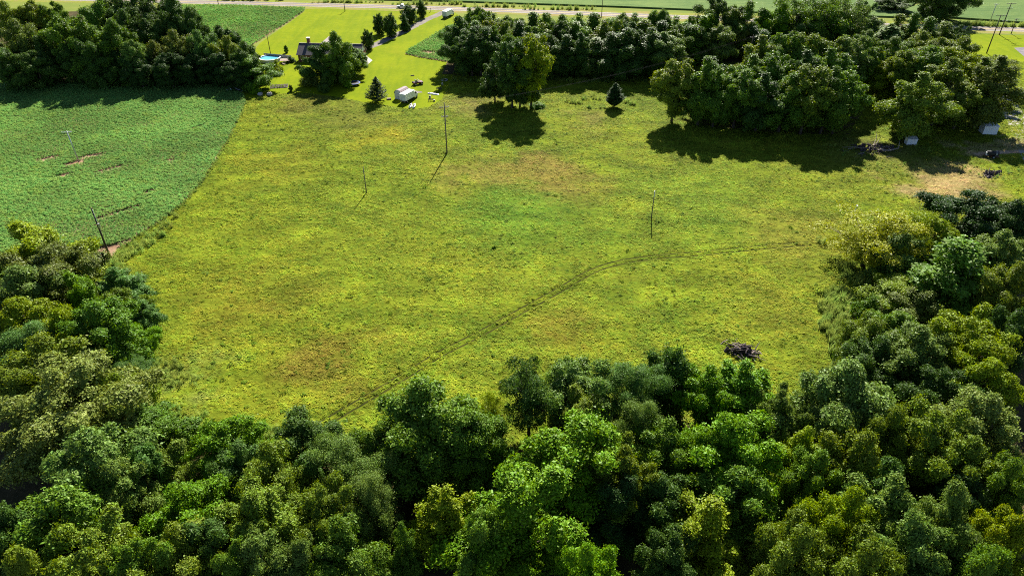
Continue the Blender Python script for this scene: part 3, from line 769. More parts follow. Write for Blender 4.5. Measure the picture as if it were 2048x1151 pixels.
def Bt(px, pyb, pyt, wpx, kind, colour, label, group=None, **k):
    """A tree whose foot stands at (px, pyb) and whose top reaches row pyt."""
    b = at(px, pyb); return tree(b, height_to(b, pyt), wpx*1.0/2/ppm(b), kind, colour, label, group, **k)

# --- the woods along the bottom of the picture and up both sides
NEAR = [
 # left flank
 (78, 462, 150, 13, 'round', 'lime', 'yellow green round tree at the soybean field corner'),
 (25, 505, 110, 12, 'round', 'lime', 'yellow green tree cut by the picture edge beside the soybean field'),
 (88, 498, 165, 15, 'oak', 'brown', 'dark brownish tree just below the yellow green field corner tree'),
 (25, 540, 170, 15, 'big', 'grey', 'grey green tree below the brownish tree at the picture edge'),
 (222, 542, 85, 9, 'tall', 'blue', 'slim blue green tree below the leaning dark pole'),
 (160, 563, 90, 12, 'round', 'bright', 'bright green tree between the brownish tree and the slim blue green one'),
 (238, 580, 75, 10, 'round', 'olive', 'dark olive tree just below the slim blue green tree'),
 (272, 598, 55, 8, 'tall', 'blue', 'narrow dark tree overhanging the meadow below the field corner'),
 (38, 602, 120, 14, 'tier', 'lime', 'olive yellow tree at the picture edge under the grey green one'),
 (112, 615, 90, 14, 'tier', 'lime', 'olive yellow tree beside the large mid green crown'),
 (182, 606, 148, 15, 'oak', 'mid', 'large mid green crown over the meadow edge corner'),
 (45, 655, 150, 13, 'feather', 'blue', 'feathery blue green tree above the olive grey dome'),
 (246, 640, 74, 9, 'round', 'bright', 'small bright green tree at the meadow edge beside the mid green crown'),
 (75, 697, 160, 14, 'oak', 'olive', 'olive grey dome above the biggest pale crown'),
 (110, 742, 235, 17, 'big', 'pale', 'biggest pale olive crown of the woods beside the field'),
 (182, 735, 70, 14, 'round', 'olive', 'small olive crown peeking behind the biggest pale crown'),
 (252, 726, 76, 7, 'feather', 'blue', 'feathery teal bush at the meadow corner'),
 (252, 770, 95, 9, 'tier', 'lime', 'olive yellow tree below the feathery teal bush'),
 (285, 828, 135, 9, 'tier', 'mid', 'clumpy green tree under the olive yellow one at the corner'),
 (350, 845, 70, 5, 'shrub', 'mid', 'low green shrub where the corner meets the meadow'),
 (170, 876, 185, 16, 'tier', 'grey', 'grey green layered crown under the biggest pale crown'),
 (270, 900, 95, 12, 'round', 'blue', 'blue green tree beside the grey green layered crown'),
 (115, 985, 200, 15, 'tier', 'mid', 'wide green layered tree in the dark bottom corner'),
 (230, 935, 110, 14, 'tier', 'grey', 'grey green hanging crown over a dark gap'),
 (8, 1035, 110, 14, 'round', 'dark', 'dark tree cut by the picture edge near the bottom corner'),
 (165, 1078, 190, 16, 'oak', 'olive', 'olive grey crown along the bottom edge below the wide layered tree'),
 (265, 1090, 110, 15, 'round', 'mid', 'bottom edge tree beside the olive grey crown'),
 (30, 1120, 90, 15, 'round', 'olive', 'olive crown filling the bottom corner by the picture edge'),
 # bottom band
 (378, 975, 155, 12, 'tier', 'bright', 'bright green crown with a bare dead branch beside it'),
 (450, 855, 125, 10, 'round', 'bright', 'vivid green tree at the meadow edge above the bright crown'),
 (475, 902, 110, 10, 'oak', 'blue', 'blue green tree in front of the vivid green edge tree'),
 (330, 915, 110, 9, 'round', 'olive', 'small olive tree between the corner and the bright crown'),
 (602, 845, 120, 11, 'round', 'dark', 'dark green tree beside the foot of the wheel track'),
 (545, 908, 130, 13, 'oak', 'olive', 'olive tree in front of the dark wheel track tree'),
 (500, 985, 185, 14, 'oak', 'olive', 'broad olive brown crown below the olive tree'),
 (420, 1055, 130, 12, 'round', 'dark', 'dark crown below the bright crown with dead branch'),
 (355, 1085, 150, 13, 'oak', 'olive', 'olive green crown on the bottom edge under the bright crown'),
 (690, 905, 150, 13, 'feather', 'grey', 'soft grey green crown between the wheel track and the tall green tree'),
 (735, 960, 130, 14, 'feather', 'grey', 'soft grey green crown in front of the tall green tree'),
 (640, 985, 130, 14, 'oak', 'olive', 'olive crown between two soft grey green crowns'),
 (850, 783, 235, 17, 'big', 'mid', 'tall broad green tree jutting highest into the meadow'),
 (935, 830, 130, 13, 'round', 'mid', 'green tree on the shoulder of the tall broad tree'),
 (752, 860, 100, 12, 'round', 'mid', 'mid green tree between wheel track and tall broad tree'),
 (600, 925, 90, 10, 'round', 'dark', 'small dark tree hemmed in behind the olive crown'),
 (690, 1062, 150, 13, 'oak', 'mid', 'rounded green crown near the bottom edge left of the slim one'),
 (806, 1050, 52, 11, 'tall', 'mid', 'slim upright green crown standing in a dark gap'),
 (520, 1085, 115, 14, 'tier', 'grey', 'pale green clumped crown at the bottom edge'),
 (600, 1080, 90, 13, 'tier', 'grey', 'second pale clumped crown touching the first at the bottom edge'),
 (450, 1125, 90, 13, 'round', 'mid', 'green top showing just above the bottom edge'),
 (890, 985, 115, 12, 'tall', 'lime', 'yellow green tufted tree before the big bright crown'),
 (1040, 983, 215, 16, 'round', 'bright', 'big bright green crown at the middle of the bottom edge'),
 (955, 1040, 110, 14, 'round', 'mid', 'mid green crown leaning on the big bright crown'),
 (1185, 1083, 112, 15, 'oak', 'bright', 'neat round bright tree on the bottom edge'),
 (1030, 920, 80, 8, 'oak', 'blue', 'small bluish grey round tree in the gap'),
 (1060, 738, 120, 15, 'open', 'dark', 'open dark tree with its bare trunk showing'),
 (985, 790, 70, 9, 'locust', 'lime', 'airy yellow green sapling beside the open dark tree'),
 (1140, 735, 160, 14, 'oak', 'grey', 'grey green crown right of the open dark tree'),
 (1180, 800, 110, 12, 'round', 'olive', 'olive crown under the grey green crown'),
 (1262, 732, 130, 13, 'feather', 'blue', 'teal crown beside the round dark tree on the meadow edge'),
 (1350, 706, 92, 13, 'pear', 'dark', 'neat dark green round top rising into the meadow'),
 (1420, 750, 110, 12, 'tier', 'bright', 'bright green tree beside the neat dark round top'),
 (1490, 735, 130, 13, 'tall', 'bright', 'vivid green tree under the brush pile'),
 (1285, 810, 115, 13, 'feather', 'grey', 'soft pale teal crown above the vivid green one'),
 (1160, 855, 190, 15, 'tier', 'bright', 'vivid saturated green crown in the middle of the woods'),
 (1330, 860, 120, 13, 'tier', 'mid', 'mid green crown between the pale teal and bright trees'),
 (1255, 900, 120, 14, 'oak', 'olive', 'grey olive crown behind the vivid saturated crown'),
 (1400, 870, 100, 13, 'tier', 'bright', 'bright green crown with sprays beside a bright clearing'),
 (1500, 842, 175, 16, 'tier', 'bright', 'large spraying bright green tree below the vivid pair'),
 (1480, 950, 150, 13, 'tier', 'mid', 'darker green tree under the large spraying bright tree'),
 (1335, 960, 120, 12, 'round', 'dark', 'dark crown in the shade below the grey olive crown'),
 (1240, 985, 110, 11, 'round', 'deep', 'shaded dark crown behind the neat round bottom tree'),
 (1570, 790, 95, 12, 'oak', 'grey', 'grey green crown beside the big grey dome'),
 (1610, 865, 85, 13, 'tall', 'lime', 'yellow green upright crown before the big grey dome'),
 (1720, 748, 225, 17, 'big', 'grey', 'big grey green dome at the corner of the meadow'),
 (1655, 775, 90, 12, 'feather', 'grey', 'soft grey green crown on the meadow side of the big dome'),
 (1640, 905, 120, 14, 'oak', 'mid', 'mid green tree in shade below the big grey dome'),
 (1715, 880, 130, 15, 'oak', 'olive', 'olive crown in front of the big grey dome'),
 (1800, 825, 110, 15, 'oak', 'olive', 'pale olive crown beside the big grey dome'),
 (1875, 835, 160, 16, 'oak', 'olive', 'broad olive crown between dome and whitish crown'),
 (1980, 798, 170, 16, 'oak', 'pale', 'whitish green crown at the picture edge'),
 (1950, 880, 150, 15, 'oak', 'olive', 'olive green crown below the whitish one'),
 (1790, 950, 130, 14, 'oak', 'dark', 'dark tree hidden in shade behind the olive bottom trees'),
 (1930, 960, 110, 12, 'round', 'deep', 'deep shaded tree beside a black gap'),
 (2030, 920, 100, 14, 'oak', 'mid', 'mid green tree at the picture edge under the whitish crown'),
 (1418, 1008, 150, 14, 'tall', 'lime', 'yellow green lit crown above the dark bottom gap'),
 (1350, 1080, 110, 12, 'round', 'dark', 'dark crown in the gap below the yellow green lit crown'),
 (1600, 1050, 150, 16, 'oak', 'olive', 'olive crown at the bottom edge beside the dark gap'),
 (1690, 1006, 125, 16, 'oak', 'lime', 'yellow olive crown before the pale bluish one'),
 (1790, 978, 145, 16, 'tier', 'grey', 'pale bluish green crown near the bottom edge'),
 (1740, 1085, 160, 17, 'oak', 'olive', 'broad olive crown along the bottom edge'),
 (1850, 1055, 140, 17, 'tier', 'grey', 'grey green crown under the pale bluish one'),
 (1935, 1005, 130, 17, 'oak', 'grey', 'tall grey green crown near the bottom corner'),
 (2025, 1020, 110, 16, 'tier', 'lime', 'yellow green tree in the bottom corner by the picture edge'),
 (1980, 1100, 120, 17, 'round', 'mid', 'mid green crown at the bottom edge by the yellow green corner tree'),
 # right flank
 (1760, 428, 190, 13, 'locust', 'yellow', 'airy yellowish tree with forked trunk at the meadow edge'),
 (1835, 425, 120, 12, 'locust', 'lime', 'airy yellow green tree behind the forked yellowish one'),
 (1880, 445, 90, 11, 'tier', 'lime', 'yellow green tree between the airy trees and the dark crown'),
 (1960, 392, 150, 14, 'oak', 'deep', 'dark bluish crown at the top of the right woods'),
 (2035, 405, 110, 14, 'oak', 'deep', 'dark bluish crown at the picture edge near the bare dirt'),
 (1812, 472, 95, 10, 'tall', 'grey', 'silvery grey green tree beside the forked yellowish tree'),
 (1925, 492, 175, 16, 'spire', 'mid', 'tall green peaked tree below the dark bluish crown'),
 (2015, 465, 110, 13, 'oak', 'grey', 'grey green round tree beside the peaked tree'),
 (2030, 540, 110, 14, 'oak', 'olive', 'olive tree at the picture edge beside the peaked tree'),
 (1800, 566, 110, 7, 'tier', 'lime', 'low yellow green tree under the silvery tree'),
 (1845, 590, 110, 8, 'oak', 'brown', 'brownish grey low tree under the peaked tree'),
 (1752, 640, 105, 11, 'oak', 'olive', 'dark olive tree beside the pale tall weeds'),
 (1745, 600, 60, 5, 'shrub', 'mid', 'green shrub among the pale tall weeds'),
 (1800, 632, 100, 11, 'round', 'mid', 'green crown between dark olive tree and yellow green dome'),
 (1850, 655, 150, 14, 'oak', 'grey', 'grey green crown beside the yellow green dome'),
 (1955, 640, 150, 15, 'big', 'lime', 'yellow green dome under the peaked tree'),
 (2035, 620, 90, 14, 'oak', 'dark', 'dark tree at the picture edge beside the yellow green dome'),
 (1760, 690, 110, 11, 'oak', 'dark', 'dark tree above the big grey dome'),
 (1880, 745, 140, 12, 'oak', 'dark', 'shadowed tree below the yellow green dome'),
 (1990, 728, 110, 13, 'tier', 'lime', 'yellow green tree at the picture edge above the whitish crown'),
 (1716, 690, 55, 5, 'shrub', 'mid', 'green shrub at the meadow edge above the big grey dome'),
 (1655, 745, 60, 5, 'shrub', 'grey', 'grey green shrub beside the big grey dome'),
]
for a in NEAR: T(*a[:6], a[6])
# low growth between the trunks of the near woods
shr = random.Random(4); ORD = ['first', 'second', 'third', 'fourth', 'fifth', 'sixth', 'seventh', 'eighth', 'ninth', 'tenth', 'eleventh', 'twelfth', 'thirteenth', 'fourteenth', 'fifteenth', 'sixteenth',
    'seventeenth', 'eighteenth', 'nineteenth', 'twentieth']
for i, (px, py) in enumerate([(705, 895), (800, 905), (905, 905), (980, 895), (1090, 905), (1140, 900), (1250, 870), (1370, 880), (1440, 860), (560, 890), (480, 880), (400, 880)]):
    b = at(px, py); tree(b, shr.uniform(1.8, 3.2), shr.uniform(1.3, 2.2), 'shrub', shr.choice(['mid', 'olive', 'bright']),
        f'{ORD[i]} low shrub from one end along the near woods edge', 'shrubs along the near woods')

# --- the woods beyond the soybean field
WL = [
 (28, 46, 80, 20, 'oak', 'brown', 'brownish green tree at the picture edge in the far left woods'),
 (78, 78, 50, 16, 'tall', 'dark', 'slim dark tree in the front of the far left woods'),
 (120, 38, 80, 22, 'round', 'mid', 'mid green tree with twin tops in the far left woods'),
 (165, 40, 75, 22, 'tall', 'mid', 'sunlit olive tree left of the biggest front crown'),
 (222, 47, 95, 21, 'big', 'mid', 'biggest front crown facing the soybean field'),
 (178, 88, 60, 16, 'round', 'dark', 'shaded tree at the foot of the sunlit olive tree'),
 (262, 84, 45, 16, 'round', 'grey', 'pale grey green tree beside the biggest front crown'),
 (300, 86, 50, 14, 'oak', 'brown', 'brown tinged tree at the soybean field edge'),
 (350, 66, 62, 17, 'oak', 'brown', 'rounded brown grey tree before the dark tall wall'),
 (400, 64, 60, 17, 'oak', 'blue', 'blue green dome between two brown tinged trees'),
 (444, 80, 60, 15, 'oak', 'olive', 'olive brown tree near the pool end of the woods'),
 (432, 54, 66, 15, 'oak', 'dark', 'dark domed tree behind the blue green dome'),
 (486, 92, 55, 14, 'oak', 'dark', 'dark tree beside the pool fence'),
 (468, 68, 50, 13, 'round', 'dark', 'small dark tree behind the olive brown tree by the soybeans'),
 (60, 8, 60, 20, 'round', 'olive', 'olive tree at the back of the far left woods'),
 (105, 8, 55, 20, 'oak', 'mid', 'mid green tree at the back beside the grassy gap'),
 (20, 10, 60, 20, 'oak', 'olive', 'tree at the back corner of the far left woods'),
 (175, 20, 70, 21, 'round', 'mid', 'round green tree behind the sunlit olive tree'),
 (200, -6, 70, 21, 'oak', 'dark', 'dark back tree above the biggest front crown'),
 (245, -6, 85, 23, 'oak', 'dark', 'dark tall tree cut by the top edge'),
 (295, -12, 95, 24, 'big', 'dark', 'broad dark tree cut by the top edge'),
 (345, -2, 85, 24, 'big', 'dark', 'broad dark tree at the end of the tall wall'),
 (375, 20, 60, 21, 'oak', 'dark', 'dark tree closing the tall wall beside the far soybeans'),
 (285, 40, 70, 18, 'oak', 'dark', 'dark tree tucked under the tall wall'),
 (320, 45, 60, 17, 'round', 'dark', 'dark tree filling behind the brown grey tree'),
 (240, 25, 60, 20, 'oak', 'dark', 'dark tree behind the biggest front crown'),
 (140, 92, 60, 14, 'round', 'dark', 'low shaded tree at the front of the far left woods'),
 (60, 105, 70, 13, 'round', 'dark', 'low shaded tree near the picture edge by the soybeans'),
 (10, 100, 60, 14, 'round', 'dark', 'low shaded tree cut by the picture edge by the soybeans'),
 (225, 105, 60, 12, 'round', 'deep', 'low dark tree under the biggest front crown'),
 (270, 118, 50, 11, 'round', 'deep', 'low dark tree under the pale grey green tree'),
 (330, 110, 55, 12, 'round', 'deep', 'low dark tree under the brown grey tree'),
 (380, 112, 50, 11, 'round', 'deep', 'low dark tree under the blue green dome'),
 (425, 112, 50, 11, 'round', 'deep', 'low dark tree under the olive brown tree'),
 (465, 125, 45, 10, 'round', 'deep', 'low dark tree above the scrap pile'),
]
for a in WL: T(*a, group='trees of the woods beyond the soybean field')
Bt(512, 172, 112, 76, 'round', 'mid', 'lighter green tree at the lawn corner beside the pool', 'trees of the woods beyond the soybean field')
Bt(500, 182, 166, 26, 'shrub', 'mid', 'green shrub between the two pale rocks and the woods')
Bt(512, 186, 170, 22, 'shrub', 'bright', 'bright shrub behind the two pale rocks')

# --- strip of woods behind the meadow
def strip(y_base, xs, tops, wpx, kinds, cols, phrase, group):
    r = random.Random(int(y_base)); n = len(xs)
    for i, x in enumerate(xs):
        b = at(x+r.uniform(-5, 5), y_base+r.uniform(-2, 2)); H = height_to(b, tops[i]+r.uniform(-8, 7))
        tree(b, H, wpx*r.uniform(.9, 1.4)/2/ppm(b), r.choice(kinds), r.choice(cols), f'{ORD[i]} tree from the driveway side in the {phrase}', group)
GS = 'trees of the strip of woods behind the meadow'
strip(151, [926, 940, 962, 990, 1018, 1046, 1074, 1102, 1130, 1158, 1186, 1214, 1242, 1270, 1298, 1324], [66, 66, 52, 58, 70, 76, 72, 70, 72, 72, 75, 74, 66, 56, 60, 60], 56,
      ['tall', 'oak', 'round', 'tall', 'grove'], ['dark', 'mid', 'dark', 'grey'], 'front row of the wood strip', GS)
strip(132, [926, 948, 975, 1003, 1031, 1059, 1087, 1115, 1143, 1171, 1199, 1227, 1255, 1283, 1311, 1340, 1368], [34, 40, 42, 46, 48, 52, 52, 50, 54, 54, 52, 46, 42, 44, 46, 48, 50], 52,
      ['tall', 'round', 'oak', 'spire'], ['dark', 'mid', 'mid', 'olive'], 'second row of the wood strip', GS)
strip(116, [938, 960, 986, 1014, 1042, 1070, 1098, 1126, 1154, 1182, 1210, 1238, 1266, 1294, 1322, 1350, 1378, 1406], [18, 22, 28, 32, 36, 36, 38, 36, 38, 38, 38, 30, 30, 28, 30, 30, 32, 36], 50,
      ['tall', 'spire', 'oak', 'round'], ['mid', 'bright', 'mid', 'grey'], 'back row of the wood strip', GS)
EX = [  # taller, mixed trees where the strip runs on behind the grove
 (1440, 0, 80, 21, 'oak', 'dark', 'tall dark tree standing above the wood strip'),
 (1410, 38, 50, 16, 'spire', 'bright', 'bright pointed tree before the tall dark one'),
 (1500, 10, 60, 20, 'tall', 'mid', 'sunlit upright tree beside the tall dark one'),
 (1468, 25, 55, 17, 'spire', 'olive', 'olive pointed tree between the tall dark and sunlit trees'),
 (1525, 22, 45, 16, 'spire', 'mid', 'pointed tree beside the sunlit upright tree'),
 (1390, 55, 60, 14, 'round', 'dark', 'dark round tree at the end of the wood strip'),
 (1440, 55, 60, 14, 'round', 'grey', 'greyish round tree under the tall dark one'),
 (1485, 50, 60, 13, 'round', 'brown', 'brownish tree above the power line'),
 (1560, 15, 60, 18, 'oak', 'bright', 'bright broad tree before the far bean field'),
 (1605, -4, 90, 22, 'open', 'mid', 'tall loose tree with a dark trunk at the top edge'),
 (1655, -8, 95, 23, 'open', 'mid', 'loose pale leaved tree at the top edge'),
 (1700, 0, 80, 21, 'open', 'grey', 'loose grey leaved tree near the top edge'),
 (1735, 8, 50, 18, 'oak', 'dark', 'dark tree ending the loose group'),
 (1620, 30, 80, 16, 'oak', 'dark', 'dark tree under the tall loose tree'),
 (1680, 28, 80, 16, 'oak', 'mid', 'mid green tree under the loose pale leaved tree'),
 (1560, 42, 50, 12, 'cedar', 'grey', 'dull conifer below the bright broad tree'),
 (1592, 45, 50, 12, 'cedar', 'grey', 'dull conifer under the tall loose tree'),
 (1625, 48, 46, 12, 'cedar', 'blue', 'third dull conifer in the shaded row'),
 (1660, 50, 46, 12, 'cedar', 'blue', 'fourth dull conifer in the shaded row'),
 (1695, 48, 50, 12, 'cedar', 'dark', 'last dark conifer in the shaded row'),
 (1530, 62, 60, 12, 'round', 'deep', 'dark low tree behind the grove'),
 (1590, 64, 60, 11, 'round', 'deep', 'dark low tree behind the grove under conifers'),
 (1750, 36, 70, 13, 'oak', 'grey', 'greyish bushy tree behind the bright grove end'),
 (1785, 52, 90, 15, 'cedar', 'grey', 'wide grey green conifer with a deep shaded side'),
 (1740, 62, 60, 13, 'oak', 'grey', 'grey bushy tree beside the wide conifer'),
 (1830, 30, 50, 14, 'spire', 'mid', 'pointed tree before the big dark far tree'),
 (1800, 34, 50, 14, 'spire', 'olive', 'olive pointed tree left of the big dark far tree'),
 (1860, 40, 60, 14, 'spire', 'mid', 'green pointed tree below the big dark far tree'),
 (1895, 50, 55, 13, 'spire', 'olive', 'olive tree near the highway bend'),
 (1925, 54, 45, 13, 'oak', 'dark', 'dark tree nearest the highway'),
 (1850, 66, 70, 14, 'oak', 'olive', 'olive tree in the middle of the far right woods'),
 (1800, 78, 70, 13, 'oak', 'mid', 'green tree in the middle beside the wide conifer'),
 (1885, 80, 70, 14, 'round', 'olive', 'olive round tree below the dark highway tree'),
 (1925, 82, 85, 15, 'oak', 'olive', 'grey olive round tree facing the bright lawn'),
]
for a in EX: T(*a, group='trees of the woods behind the grove')
Bt(1868, 38, -60, 84, 'big', 'dark', 'big dark tree standing alone in the far bean field')
Bt(1862, 41, 32, 30, 'shrub', 'bright', 'light shrub at the foot of the big dark far tree')
Bt(1780, 20, -10, 60, 'oak', 'dark', 'dark far tree beside the bean field track at the top edge')

# --- the grove and its neighbours
GR = [
 (1343, 243, 122, 78, 'grove', 'olive', 'grove tree nearest the cedar with a bare dark trunk'),
 (1395, 250, 116, 84, 'grove', 'mid', 'second grove tree from the cedar'),
 (1425, 254, 140, 76, 'grove', 'mid', 'third grove tree from the cedar with a thin trunk'),
 (1412, 222, 118, 70, 'grove', 'dark', 'tree behind the first grove trees'),
 (1466, 256, 138, 84, 'grove', 'mid', 'fourth front tree of the grove'),
 (1510, 262, 150, 84, 'grove', 'dark', 'fifth front tree of the grove'),
 (1556, 264, 150, 84, 'grove', 'mid', 'sixth front tree of the grove'),
 (1600, 268, 134, 92, 'grove', 'olive', 'seventh front tree of the grove'),
 (1640, 268, 138, 84, 'grove', 'mid', 'eighth front tree of the grove'),
 (1664, 268, 146, 78, 'grove', 'mid', 'last front tree of the grove beside the sunny gap'),
 (1480, 228, 112, 80, 'grove', 'mid', 'middle row grove tree above the third front tree'),
 (1530, 230, 108, 80, 'grove', 'mid', 'middle row grove tree above the fifth front tree'),
 (1580, 232, 104, 80, 'grove', 'dark', 'middle row grove tree above the sixth front tree'),
 (1630, 232, 100, 84, 'grove', 'mid', 'middle row grove tree above the seventh front tree'),
 (1656, 236, 112, 74, 'grove', 'mid', 'middle row grove tree above the eighth front tree'),
 (1502, 204, 74, 80, 'grove', 'olive', 'back row grove tree with the highest left shoulder'),  # olive back-row crowns: sunlit tops put into the lighter leaf colour
 (1548, 202, 70, 78, 'grove', 'mid', 'back row grove tree at the peak'),
 (1585, 200, 68, 74, 'grove', 'olive', 'back row grove tree beside the peak'),
 (1630, 202, 80, 80, 'grove', 'olive', 'back row grove tree above the dark middle one'),
 (1672, 204, 76, 80, 'grove', 'grey', 'greyish back row grove tree'),
 (1698, 196, 74, 64, 'grove', 'mid', 'last back row grove tree before the yellow green trees'),
 (1724, 196, 104, 66, 'tier', 'lime', 'yellow green tree behind the end of the grove'),
 (1760, 200, 118, 60, 'tier', 'lime', 'yellow green sunlit tree by the sunny gap'),
 (1808, 276, 150, 104, 'grove', 'olive', 'broad olive tree behind the blue white box'),
 (1788, 205, 105, 66, 'round', 'olive', 'olive tree behind the broad olive one'),
 (1830, 205, 96, 90, 'round', 'mid', 'mid green tree between broad olive tree and lawn'),
 (1862, 250, 122, 100, 'grove', 'olive', 'olive green tree in shade beside the broad olive one'),
 (1880, 205, 100, 90, 'tier', 'lime', 'lime tinted tree above the shaded olive green one'),
 (1906, 258, 165, 86, 'grove', 'olive', 'brownish tree next to the white shed'),
 (1948, 256, 118, 98, 'grove', 'brown', 'large brownish tree overhanging the white shed'),
 (1975, 182, 116, 66, 'open', 'brown', 'loose brownish tree over the lane'),
 (1945, 200, 118, 80, 'grove', 'olive', 'olive tree behind the large brownish tree'),
]
for a in GR: Bt(*a, group='trees of the grove beside the lane')
# lone trees in the meadow
Bt(1024, 216, 84, 70, 'grove', 'dark', 'darker tree of the lone clump in the meadow', 'lone clump of trees in the meadow', var=0)
Bt(1062, 216, 72, 70, 'grove', 'lime', 'tall brighter tree of the lone clump in the meadow', 'lone clump of trees in the meadow', var=0)
Bt(1040, 214, 118, 60, 'grove', 'dark', 'middle tree of the lone clump between the darker and brighter ones', 'lone clump of trees in the meadow', var=1)
Bt(990, 204, 120, 50, 'grove', 'dark', 'lowest branching tree at the outer side of the lone clump', 'lone clump of trees in the meadow', var=1)
Bt(1075, 215, 205, 26, 'shrub', 'bright', 'bright shrub at the foot of the lone clump')
Bt(1228, 214, 166, 36, 'cedar', 'deep', 'lone dark cone shaped cedar in the meadow')
# the homestead's trees
Bt(643, 166, 94, 54, 'round', 'dark', 'dark yard tree in front of the house roof', 'yard trees before the house')
Bt(680, 165, 66, 68, 'big', 'mid', 'tallest yard tree standing before the house', 'yard trees before the house', var=0)
Bt(710, 150, 96, 48, 'round', 'mid', 'yard tree at the driveway end of the house', 'yard trees before the house')
Bt(622, 170, 140, 30, 'shrub', 'brown', 'brownish grey shrub beside the dark yard tree')
Bt(652, 182, 155, 24, 'shrub', 'dark', 'dark shrub in the shade of the yard trees')
Bt(696, 174, 160, 18, 'shrub', 'bright', 'small light shrub beside the trampoline')
Bt(755, 203, 153, 46, 'pine', 'deep', 'bushy dark pine beside the shed')
Bt(556, 146, 122, 24, 'shrub', 'lime', 'leafy yellow green plant beside the pool', var=1)
Bt(549, 148, 130, 22, 'shrub', 'dark', 'dark shrub below the pool')
Bt(582, 124, 114, 16, 'shrub', 'dark', 'dark shrub at the end of the pool fence')
Bt(573, 106, 91, 7, 'pear', 'mid', 'thin sapling on the lawn behind the pool')
Bt(582, 183, 170, 8, 'pear', 'brown', 'tiny sapling beside the garden bed')
DR = [(737, 99, 61, 21, 'first'), (760, 69, 29, 22, 'second'), (783, 74, 29, 25, 'third'), (811, 62, 28, 20, 'fourth'), (818, 46, 11, 28, 'fifth'), (844, 35, 2, 17, 'last')]
for px, yb, yt, wp, o_ in DR:
    Bt(px, yb, yt, wp, 'spire' if o_ == 'fourth' else 'pear', 'dark', f'{o_} clipped driveway tree counted from the house', 'trees along the driveway', vary=.05)
#OBJECTS
# ------------------------------------------------------------------ poles and wires
def pole(px, yb, yt, label, mat=None, r=.16, arms=(), lean=(0, 0), top=None, ins=True, group='utility poles', base=None, steel=0):
    mat = mat or M_pole; b = at(px, yb) if base is None else base; H = height_to(b, yt)
    o = empty('utility_pole', (b[0], b[1], 0)); o.rotation_euler = (lean[1], lean[0], 0)
    MB().tube([(0, 0, -.3), (0, 0, H*.5), (0, 0, H)], [r*1.2, r, r*.72], 10).build('pole_shaft', mat, o, True)
    for k, (z, wd, ang) in enumerate(arms):
        a = MB(); a.box((0, 0, 0), (wd, .13, .14)); q = a.build('crossarm', mat if not steel else M_steel, o)
        q.location = (.0, -r*.9, H-z); q.rotation_euler = (0, 0, ang)
        if ins:
            for t in (-.46, -.22, .22, .46):
                i_ = MB(); i_.tube([(t*wd, 0, .07), (t*wd, 0, .16), (t*wd, 0, .30)], [.05, .10, .05], 8); i_.build('insulator', M_porc, q, True)
        br = MB(); br.tube([(wd*.32*math.cos(ang), -r*.9+wd*.32*math.sin(ang), H-z), (0, -r, H-z-.8)], .03, 5); br.build('brace', M_steel, o)
    tag(o, label, 'utility pole', group); o['height'] = H
    return o, b, H
PG = 'poles of the meadow and soybean field'
p3, b3, H3 = pole(894, 307, 205, 'tall grey pole with crossarms standing in the upper meadow', r=.17, arms=((1.3, 2.6, .25), (4.0, 1.9, .25)), group=PG)
p1, b1, H1 = pole(222, 519, 416, 'leaning dark pole at the lower corner of the soybean field', M_poledark, r=.19, group=PG, lean=(.0, .0))
for i in range(4):
    q = MB(); q.tube([(.2, -.1, H1-.7-i*.75), (.2, -.1, H1-.35-i*.75)], [.07, .05], 8); q.build('insulator', M_porc, p1)
tr_ = MB(); tr_.tube([(.32, -.1, H1-4.6), (.32, -.1, H1-3.6)], [.22, .22], 10); tr_.build('transformer_can', M_steel, p1)
p2, b2, H2 = pole(158, 324, 262, 'grey pole with one crossarm inside the soybean field', M_steel, r=.15, arms=((.3, 2.6, .1),), group=PG, steel=1, lean=(-.02, 0))
p4, b4, H4 = pole(733, 386, 333, 'short thin pole in the middle of the meadow', r=.12, group=PG)
p5, b5, H5 = pole(1302.5, 437, 385, 'thin meadow pole with a white cap on its top', r=.12, group=PG)
q = MB(); q.tube([(0, 0, H5), (0, 0, H5+.35)], [.13, .10], 10); q.build('cap', M_white, p5)
q = MB(); q.tube([(.0, -.2, H5-1.0), (0, -.2, H5-.1)], [.12, .12], 10); q.build('transformer_can', M_porc, p5)
p6, b6, H6 = pole(1709, 428, 411, 'short white topped post above the yellowish tree', M_poledark, r=.12, group=PG)
q = MB(); q.tube([(.0, -.02, H6*.45), (0, -.02, H6*1.03)], [.19, .19], 10); q.build('sleeve', M_white, p6)
RG = 'poles along the highway'
pole(1973, 107, 30, 'dark pole with a single top arm on the bright lawn', M_poledark, r=.19, arms=((.2, 4.2, .0),), group=RG)
pole(1998.5, 70, 6, 'tall pole with many crossarms beside the highway', M_poledark, r=.2, arms=((.3, 4.4, .1), (2.2, 2.6, .1), (7.5, 2.6, .1)), group=RG)
pole(2022, 68, 37, 'shorter pole beside the highway near the picture edge', M_poledark, r=.16, arms=((.4, 2.2, .2),), group=RG)
pole(1979, 46, 8, 'pale pole across the highway', M_steel, r=.17, arms=((.2, 2.6, .1),), group=RG)
pole(690, 23, -2, 'roadside pole on the lawn near the pickup', M_poledark, r=.16, arms=((.3, 2.4, .1),), group=RG)
pole(1203, 34, -4, 'roadside pole beyond the wood strip', M_poledark, r=.16, arms=((.3, 2.4, .1),), group=RG)
pole(437, 9.5, -20, 'roadside pole beside the far soybean field', M_poledark, r=.16, group=RG)
pole(541, 107, 68, 'slim pole between the pool and the far soybeans', M_poledark, r=.13, group=RG)
far_b = at(1492, 72, 12.0)
